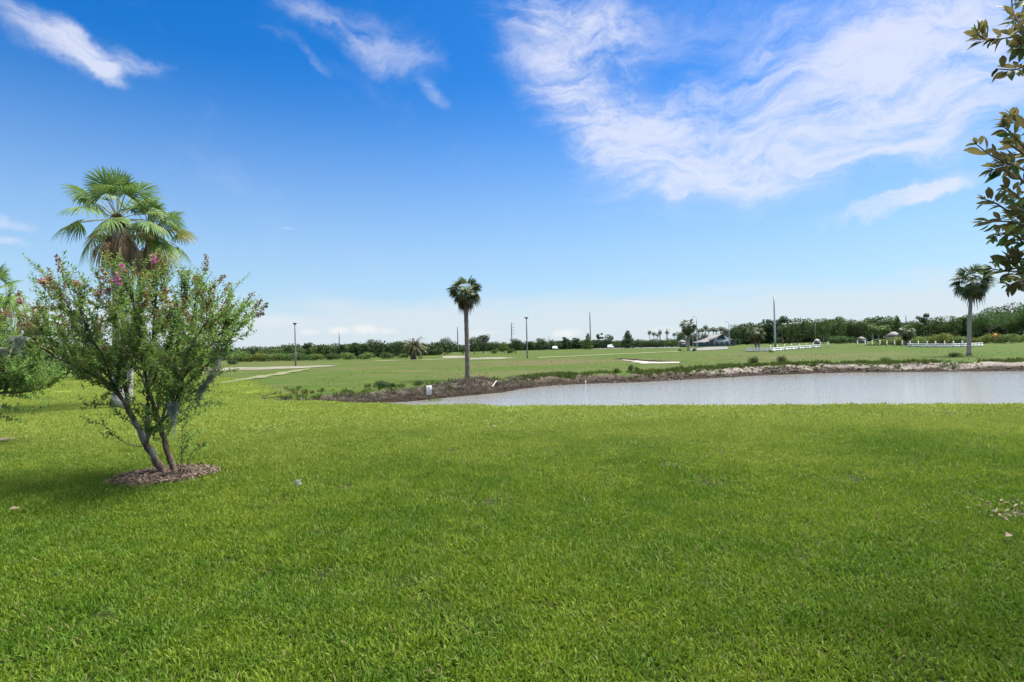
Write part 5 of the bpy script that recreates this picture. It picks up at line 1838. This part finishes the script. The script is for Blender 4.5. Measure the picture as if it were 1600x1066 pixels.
# dead reeds on the mound round the palm and on the dark bank
x = -1.7 + rng.normal(size=900) * 1.9
y = np.interp(x, FAR[:, 0], FAR[:, 1]) + 0.15 + rng.random(900) * 2.0
tufts('dead_reeds', x, y, 0.06, 0.26, 14, 'reed_dead', 'matted brown dead reeds heaped round the foot of the tall palm', 0.015, 1.6, 'reeds')
x, y = bank_line(505, 700, 420, 0.1, 1.3)
tufts('dead_reeds', x, y, 0.05, 0.20, 12, 'reed_dead', 'brown dead reeds on the left end of the bank', 0.015, 1.4, 'reeds')
x, y = bank_line(860, 1640, 900, 0.2, 1.4)
k = fbm(x * 0.4 + 20, y * 0.4, 3) > 0.45
tufts('dead_reeds', x[k], y[k], 0.05, 0.18, 12, 'reed_dead', 'brown roots and dead grass on the face of the far bank', 0.015, 1.6, 'reeds')
# rough grass over the field behind the bank
x = -12 + rng.random(5200) * 62
y = np.interp(x, FAR[:, 0], FAR[:, 1]) + 2.0 + rng.random(5200) ** 1.3 * 26
k = fbm(x * 0.25 + 2, y * 0.25, 3) > 0.47
tufts('rough_grass', x[k], y[k], 0.03, 0.09, 8, 'field_tuft', 'rough grass on the fairway slope beyond the pond', 0.02, 0.9, 'grass')


def clods(label, px0, px1, n, o0, o1, s0, s1, t0, t1):
    """crumbling pale clods on the bank face"""
    mb = MB()
    import bmesh
    bm = bmesh.new()
    bmesh.ops.create_icosphere(bm, subdivisions=1, radius=1)
    bv = np.array([v.co[:] for v in bm.verts])
    bf = np.array([[v.index for v in f.verts] for f in bm.faces])
    bm.free()
    x, y = bank_line(px0, px1, n, o0, o1)
    z = height(x, y)
    for i in range(n):
        s = s0 + (s1 - s0) * rng.random() ** 2
        v = bv * (1 + rng.normal(size=(len(bv), 1)) * 0.22) * np.array([1.3, 1, 0.7]) * s
        a = rng.random() * 6.28
        v = np.stack([v[:, 0] * math.cos(a) - v[:, 1] * math.sin(a), v[:, 0] * math.sin(a) + v[:, 1] * math.cos(a), v[:, 2]], 1)
        mb.add(v + np.array([x[i], y[i], z[i] + s * 0.2]), bf, t0 + (t1 - t0) * rng.random())
    return tag(mb.build('bank_clods', M['rock'], smooth=False), label, 'clods', kind='stuff')


clods('pale crumbling clods of dry earth on the far bank', 1130, 1640, 150, 0.5, 1.6, 0.02, 0.08, 0.2, 0.7)
clods('brown clods at the foot of the far bank', 850, 1640, 420, 0.0, 0.8, 0.03, 0.10, 0.0, 0.3)

# separate shrubs on the bank
for k, (px, py, hpx, wd, mat, lb) in enumerate([
        (597, 606, 11, 1.5, 'tree_dark', 'dark green shrub on the bank left of the white sign'), (612, 605, 7, 1.3, 'tree_mid', 'low green shrub touching the dark shrub left of the white sign'),
        (656, 602, 7, 1.2, 'tree_dark', 'small dark shrub on the bank just behind the white sign'), (986, 580, 10, 0.7, 'tree_mid', 'upright weedy shrub on the bank below the sand bunker'),
        (996, 581, 8, 0.7, 'tree_mid', 'smaller weedy shrub right of the one below the bunker'), (963, 583, 8, 0.7, 'weed', 'thin green shrub on the bank left of the bunker shrubs'),
        (1177, 570, 13, 0.8, 'tree_mid', 'rounded green shrub on the bank below the drooping palms'), (1222, 568, 12, 0.8, 'tree_mid', 'upright green shrub on the bank below the tallest grey pole'),
        (1385, 566, 8, 1.4, 'weed', 'bright green weed clump on the bank left of the stout palm'), (1492, 558, 7, 1.8, 'weed', 'grassy clump beside the foot of the stout palm'),
        (1062, 549, 4, 1.0, 'tree_mid', 'low shrub left of the rusty palm foot'), (1085, 549, 5, 1.0, 'tree_dark', 'low brown green shrub right of the rusty palm foot'),
        (1205, 551, 4, 1.3, 'weed', 'low bush before the left white fence')]):
    g = gp(px, py)
    place_tree('shrub', 'shrub', mat, k % 4, px, 0, py - hpx, lb, 'shrub', None, wd, base=g)


def small_bits():
    # pale stick on the mound and stake in the shallows
    a, b = gp(768, 607), gp(776, 600)
    mb = MB()
    b = b + np.array([0, 0, 0.12])
    q = np.linspace(0, 1, 5)[:, None]
    mb.tube((b - a) * q + np.array([0, 0, 0.04]) + np.array([0.02, 0, 0.02]) * np.sin(q * 6), np.linspace(0.03, 0.018, 5), 6)
    tag(mb.build('fallen_branch', M['drift'], smooth=True, loc=tuple(a)), 'pale bare branch lying on the brown mound by the palm', 'branch')
    a = gp(915, 600)
    mb = MB()
    mb.tube([(0, 0, -0.1), (0.005, 0, 0.08), (0.0, 0, 0.17)], [0.035, 0.035, 0.03], 8)
    tag(mb.build('stake', M['white_paint'], smooth=True, loc=tuple(a)), 'short white stake at the foot of the far bank', 'stake')
    # leaf raft on the water by the sign
    d = ray(680, 625.5)
    t = (WATER - EYE) / d[2]
    c = np.array([0, 0, EYE]) + d * t
    n = 160
    P = np.stack([rng.normal(size=n) * 0.22, rng.normal(size=n) * 0.35, 0.008 + rng.random(n) * 0.01], 1)
    mb = MB()
    mb.leaves(P, rdir(n) * np.array([1, 1, 0.05]), np.array([0, 0, 1.0]) + rdir(n) * 0.1, 0.10, 0.07, rng.random(n) * 0.6, 0.02, 0)
    tag(mb.build('floating_weed', M['weed'], loc=tuple(c)), 'dark patch of weed floating on the pond behind the sign', 'water weed', kind='stuff')
    # odd bits lying on the lawn
    g = gp(466, 761)
    moss((g[0], g[1], g[2] + 0.045), 0.03, 0.022, 9, 'small grey tuft of fallen moss lying on the lawn')
    for (px, py, lb, mt) in ((14, 806, 'tan dry leaf on the grass at the left edge', 'mulch_chip'), (1572, 851, 'pale dry leaf on the bare ground at the right edge', 'mulch_chip'),
                             (770, 672, 'brown dry leaf on the far lawn below the pond', 'mulch_chip')):
        g = gp(px, py)
        mb = MB()
        mb.leaves([(0, 0, 0)], [(0.8, 0.4, 0.15)], [(0.1, -0.5, 0.9)], 0.09, 0.05, 0.9, 0.3, 0.2)
        tag(mb.build('dry_leaf', M[mt], loc=(g[0], g[1], g[2] + 0.06)), lb, 'leaf')


small_bits()

# ------------------------------------------------------------------ sun, sky, camera
SUN = unit(np.array([0.46, 0.24, 0.86]))
sl = bpy.data.lights.new('sun', 'SUN')
sl.energy = 2.7
sl.angle = R(18)
sl.color = (1.0, 0.96, 0.90)
so = bpy.data.objects.new('sun', sl)
COL.objects.link(so)
so.rotation_euler = Vector(tuple(-SUN)).to_track_quat('-Z', 'Y').to_euler()
so.location = (30, 0, 40)


def azel(px, py):
    d = unit(ray(px, py))
    return math.atan2(d[0], d[1]), math.asin(d[2])


def build_world():
    w = bpy.data.worlds.new('World')
    scene.world = w
    w.use_nodes = True
    nt = w.node_tree
    nt.nodes.clear()
    out = nt.nodes.new('ShaderNodeOutputWorld')
    bg = nt.nodes.new('ShaderNodeBackground')
    sky = nt.nodes.new('ShaderNodeTexSky')
    sky.sky_type = 'NISHITA'
    sky.sun_disc = False
    sky.sun_elevation = math.asin(SUN[2])
    sky.sun_rotation = math.atan2(SUN[0], SUN[1])
    sky.air_density, sky.dust_density, sky.ozone_density = 1.0, 0.6, 3.0
    geo = N(nt, 'ShaderNodeTexCoord').outputs['Generated']
    sp = N(nt, 'ShaderNodeSeparateXYZ', {0: geo})
    az = math_(nt, 'ARCTAN2', sp.outputs[0], sp.outputs[1])
    el = math_(nt, 'ARCSINE', sp.outputs[2])
    ae = N(nt, 'ShaderNodeCombineXYZ', {0: az, 1: el, 2: 0.0}).outputs[0]
    # warp the outlines so they fray
    wn = N(nt, 'ShaderNodeTexNoise', {'Vector': ae, 'Scale': 5.0, 'Detail': 5.0, 'Roughness': 0.6})
    wv = N(nt, 'ShaderNodeVectorMath', {0: wn.outputs[1], 1: (0.5, 0.5, 0.5)}, operation='SUBTRACT').outputs[0]
    wv = N(nt, 'ShaderNodeVectorMath', {0: wv, 'Scale': 0.13}, operation='SCALE').outputs[0]
    aw = N(nt, 'ShaderNodeVectorMath', {0: ae, 1: wv}, operation='ADD').outputs[0]
    blobs = [(1175, 205, 330, 92, 17, 1.0), (925, 130, 190, 120, -38, 0.78), (850, 30, 130, 90, -20, 0.45), (1210, 40, 170, 70, 10, 0.5), (1100, 262, 150, 42, 4, 0.6), (1400, 150, 230, 95, 22, 0.7),
             (1320, 230, 200, 46, 8, 0.5), (1010, 20, 150, 60, 0, 0.4), (1540, 60, 160, 110, 35, 0.42), (1540, 200, 180, 80, 10, 0.40), (1300, 300, 300, 60, 6, 0.20),
             (40, 28, 150, 36, -17, 0.62), (205, 80, 110, 22, -14, 0.62), (160, 88, 70, 15, -46, 0.55), (110, 60, 120, 22, -24, 0.35), (480, 15, 170, 30, -16, 0.38), (570, 48, 190, 48, -22, 0.28), (640, 60, 90, 80, -50, 0.30), (960, 215, 150, 45, -30, 0.5),
             (430, 54, 110, 16, -18, 0.36), (685, 155, 40, 14, -36, 0.5), (1390, 324, 110, 11, 10, 0.75), (1450, 306, 75, 15, 8, 0.8), (22, 346, 62, 12, 0, 0.8), (20, 378, 62, 11, -6, 0.75),
             (449, 357, 20, 4, -4, 0.6), (330, 383, 30, 4, -4, 0.4), (500, 105, 70, 12, -40, 0.22)]
    tot = None
    for (px, py, rx, ry, ang, wt) in blobs:
        a, e = azel(px, py)
        mp = N(nt, 'ShaderNodeMapping', {'Vector': aw if rx > 60 else ae, 'Location': (a, e, 0), 'Rotation': (0, 0, R(ang) + ROLL * 0), 'Scale': (rx * 1.25 / FPX * math.cos(a) ** 1.2, ry * 1.25 / FPX, 1)}, vector_type='TEXTURE').outputs[0]
        ln = N(nt, 'ShaderNodeVectorMath', {0: mp}, operation='LENGTH').outputs['Value']
        v = N(nt, 'ShaderNodeMapRange', {0: ln, 1: 1.15, 2: 0.0, 3: 0.0, 4: wt}, interpolation_type='SMOOTHSTEP').outputs[0]
        tot = v if tot is None else math_(nt, 'ADD', tot, v)
    tot = math_(nt, 'MINIMUM', tot, 1.05)
    # fibres: stretched noise, two directions blended
    f1 = noise(nt, N(nt, 'ShaderNodeMapping', {'Vector': aw, 'Rotation': (0, 0, R(-27)), 'Scale': (1.8, 7.0, 1)}).outputs[0], 2.6, 10, 0.66, 1.1)
    f2 = noise(nt, N(nt, 'ShaderNodeMapping', {'Vector': aw, 'Rotation': (0, 0, R(48)), 'Scale': (2.6, 7.0, 1)}).outputs[0], 2.2, 10, 0.68, 1.3)
    f3 = noise(nt, N(nt, 'ShaderNodeMapping', {'Vector': ae, 'Scale': (3.0, 3.6, 1)}).outputs[0], 1.7, 6, 0.6, 0.4)
    fib = math_(nt, 'ADD', math_(nt, 'MULTIPLY', f1, 0.38), math_(nt, 'ADD', math_(nt, 'MULTIPLY', f2, 0.37), math_(nt, 'MULTIPLY', f3, 0.25)))
    fib = ramp01(nt, fib, 0.34, 0.66)
    den = math_(nt, 'MULTIPLY', tot, math_(nt, 'MULTIPLY_ADD', fib, 1.0, 0.14))
    den = math_(nt, 'ADD', den, math_(nt, 'MULTIPLY', math_(nt, 'SUBTRACT', tot, 0.62), 0.30))
    den = math_(nt, 'MULTIPLY', ramp01(nt, den, 0.02, 1.15), 0.82)
    # thin veils elsewhere
    veil = math_(nt, 'MULTIPLY', ramp01(nt, f3, 0.52, 0.8), 0.10)
    den = math_(nt, 'MAXIMUM', den, veil)
    # clear-sky colour: the sky texture with a deeper blue overhead
    up = ramp01(nt, el, 0.0, 0.52)
    hs = N(nt, 'ShaderNodeHueSaturation', {'Hue': 0.5, 'Saturation': SKY_SAT, 'Value': 1.0, 'Color': sky.outputs[0]}).outputs[0]
    sk = mixc(nt, 1.0, hs, SKY_TINT, 'MULTIPLY')
    # milky air low over the horizon
    hz1 = N(nt, 'ShaderNodeMapRange', {0: el, 1: 0.0, 2: 0.47, 3: 1.0, 4: 0.0}, interpolation_type='SMOOTHSTEP').outputs[0]
    bank = N(nt, 'ShaderNodeMapRange', {0: math_(nt, 'ADD', el, math_(nt, 'MULTIPLY_ADD', noise(nt, N(nt, 'ShaderNodeMapping', {'Vector': ae, 'Scale': (2, 9, 1)}).outputs[0], 3.0, 6, 0.55), 0.09, -0.045)),
                                        1: 0.105, 2: 0.05, 3: 0.0, 4: 0.72}, interpolation_type='SMOOTHSTEP').outputs[0]
    col = mixc(nt, math_(nt, 'MULTIPLY', hz1, 0.74), sk, (2.75, 3.75, 4.5))
    col = mixc(nt, bank, col, (3.7, 4.05, 4.35))
    # puffs standing on the horizon
    pf = None
    for (px, py, rx, ry, wt) in ((482, 519, 16, 5, 0.6), (530, 516, 18, 6, 0.9), (572, 515, 24, 8, 0.9), (604, 517, 16, 5, 0.6), (884, 521, 20, 7, 0.9), (1037, 516, 30, 6, 0.4), (750, 520, 30, 5, 0.4), (420, 500, 60, 10, 0.3)):
        a, e = azel(px, py)
        mp = N(nt, 'ShaderNodeMapping', {'Vector': ae, 'Location': (a, e, 0), 'Scale': (rx * 1.3 / FPX, ry * 1.3 / FPX, 1)}, vector_type='TEXTURE').outputs[0]
        ln = N(nt, 'ShaderNodeVectorMath', {0: mp}, operation='LENGTH').outputs['Value']
        ln = math_(nt, 'ADD', ln, math_(nt, 'MULTIPLY_ADD', noise(nt, ae, 60, 4, 0.6), 1.0, -0.5))
        v = N(nt, 'ShaderNodeMapRange', {0: ln, 1: 1.1, 2: 0.2, 3: 0.0, 4: wt}, interpolation_type='SMOOTHSTEP').outputs[0]
        pf = v if pf is None else math_(nt, 'MAXIMUM', pf, v)
    col = mixc(nt, math_(nt, 'MULTIPLY', pf, 0.6), col, (5.0, 4.9, 4.75))
    col = mixc(nt, den, col, CLOUD)
    high = math_(nt, 'MULTIPLY', ramp01(nt, math_(nt, 'ADD', el, math_(nt, 'MULTIPLY_ADD', f3, 0.3, -0.15)), 0.66, 1.0), math_(nt, 'MULTIPLY_ADD', fib, 0.4, 0.6))  # bright white cloud added overhead, out of view, as soft fill light
    col = mixc(nt, high, col, (21.0, 21.0, 21.5))
    nt.links.new(col, bg.inputs['Color'])
    bg.inputs['Strength'].default_value = SKY_STRENGTH
    nt.links.new(bg.outputs[0], out.inputs[0])


SKY_SAT = 1.45
SKY_TINT = (0.63, 0.735, 0.87)
CLOUD = (4.15, 4.3, 5.0)
SKY_STRENGTH = 0.05
build_world()

cam = bpy.data.cameras.new('camera')
cam.sensor_width = 36
cam.lens = 36 * FPX / 1600
cam.clip_start = 0.05
cam.clip_end = 6000
co = bpy.data.objects.new('camera', cam)
COL.objects.link(co)
mw = Matrix(((CR[0], CU[0], -_f[0], 0), (CR[1], CU[1], -_f[1], 0), (CR[2], CU[2], -_f[2], EYE), (0, 0, 0, 1)))
co.matrix_world = mw
scene.camera = co

scene.view_settings.view_transform = 'Standard'
scene.view_settings.look = 'None'
scene.view_settings.gamma = 1
scene.view_settings.use_curve_mapping = False
scene.view_settings.exposure = 2.0
scene.cycles.use_denoising = True
scene.cycles.max_bounces = 6
scene.cycles.diffuse_bounces = 3
scene.cycles.glossy_bounces = 3
scene.cycles.transmission_bounces = 4
scene.cycles.transparent_max_bounces = 8
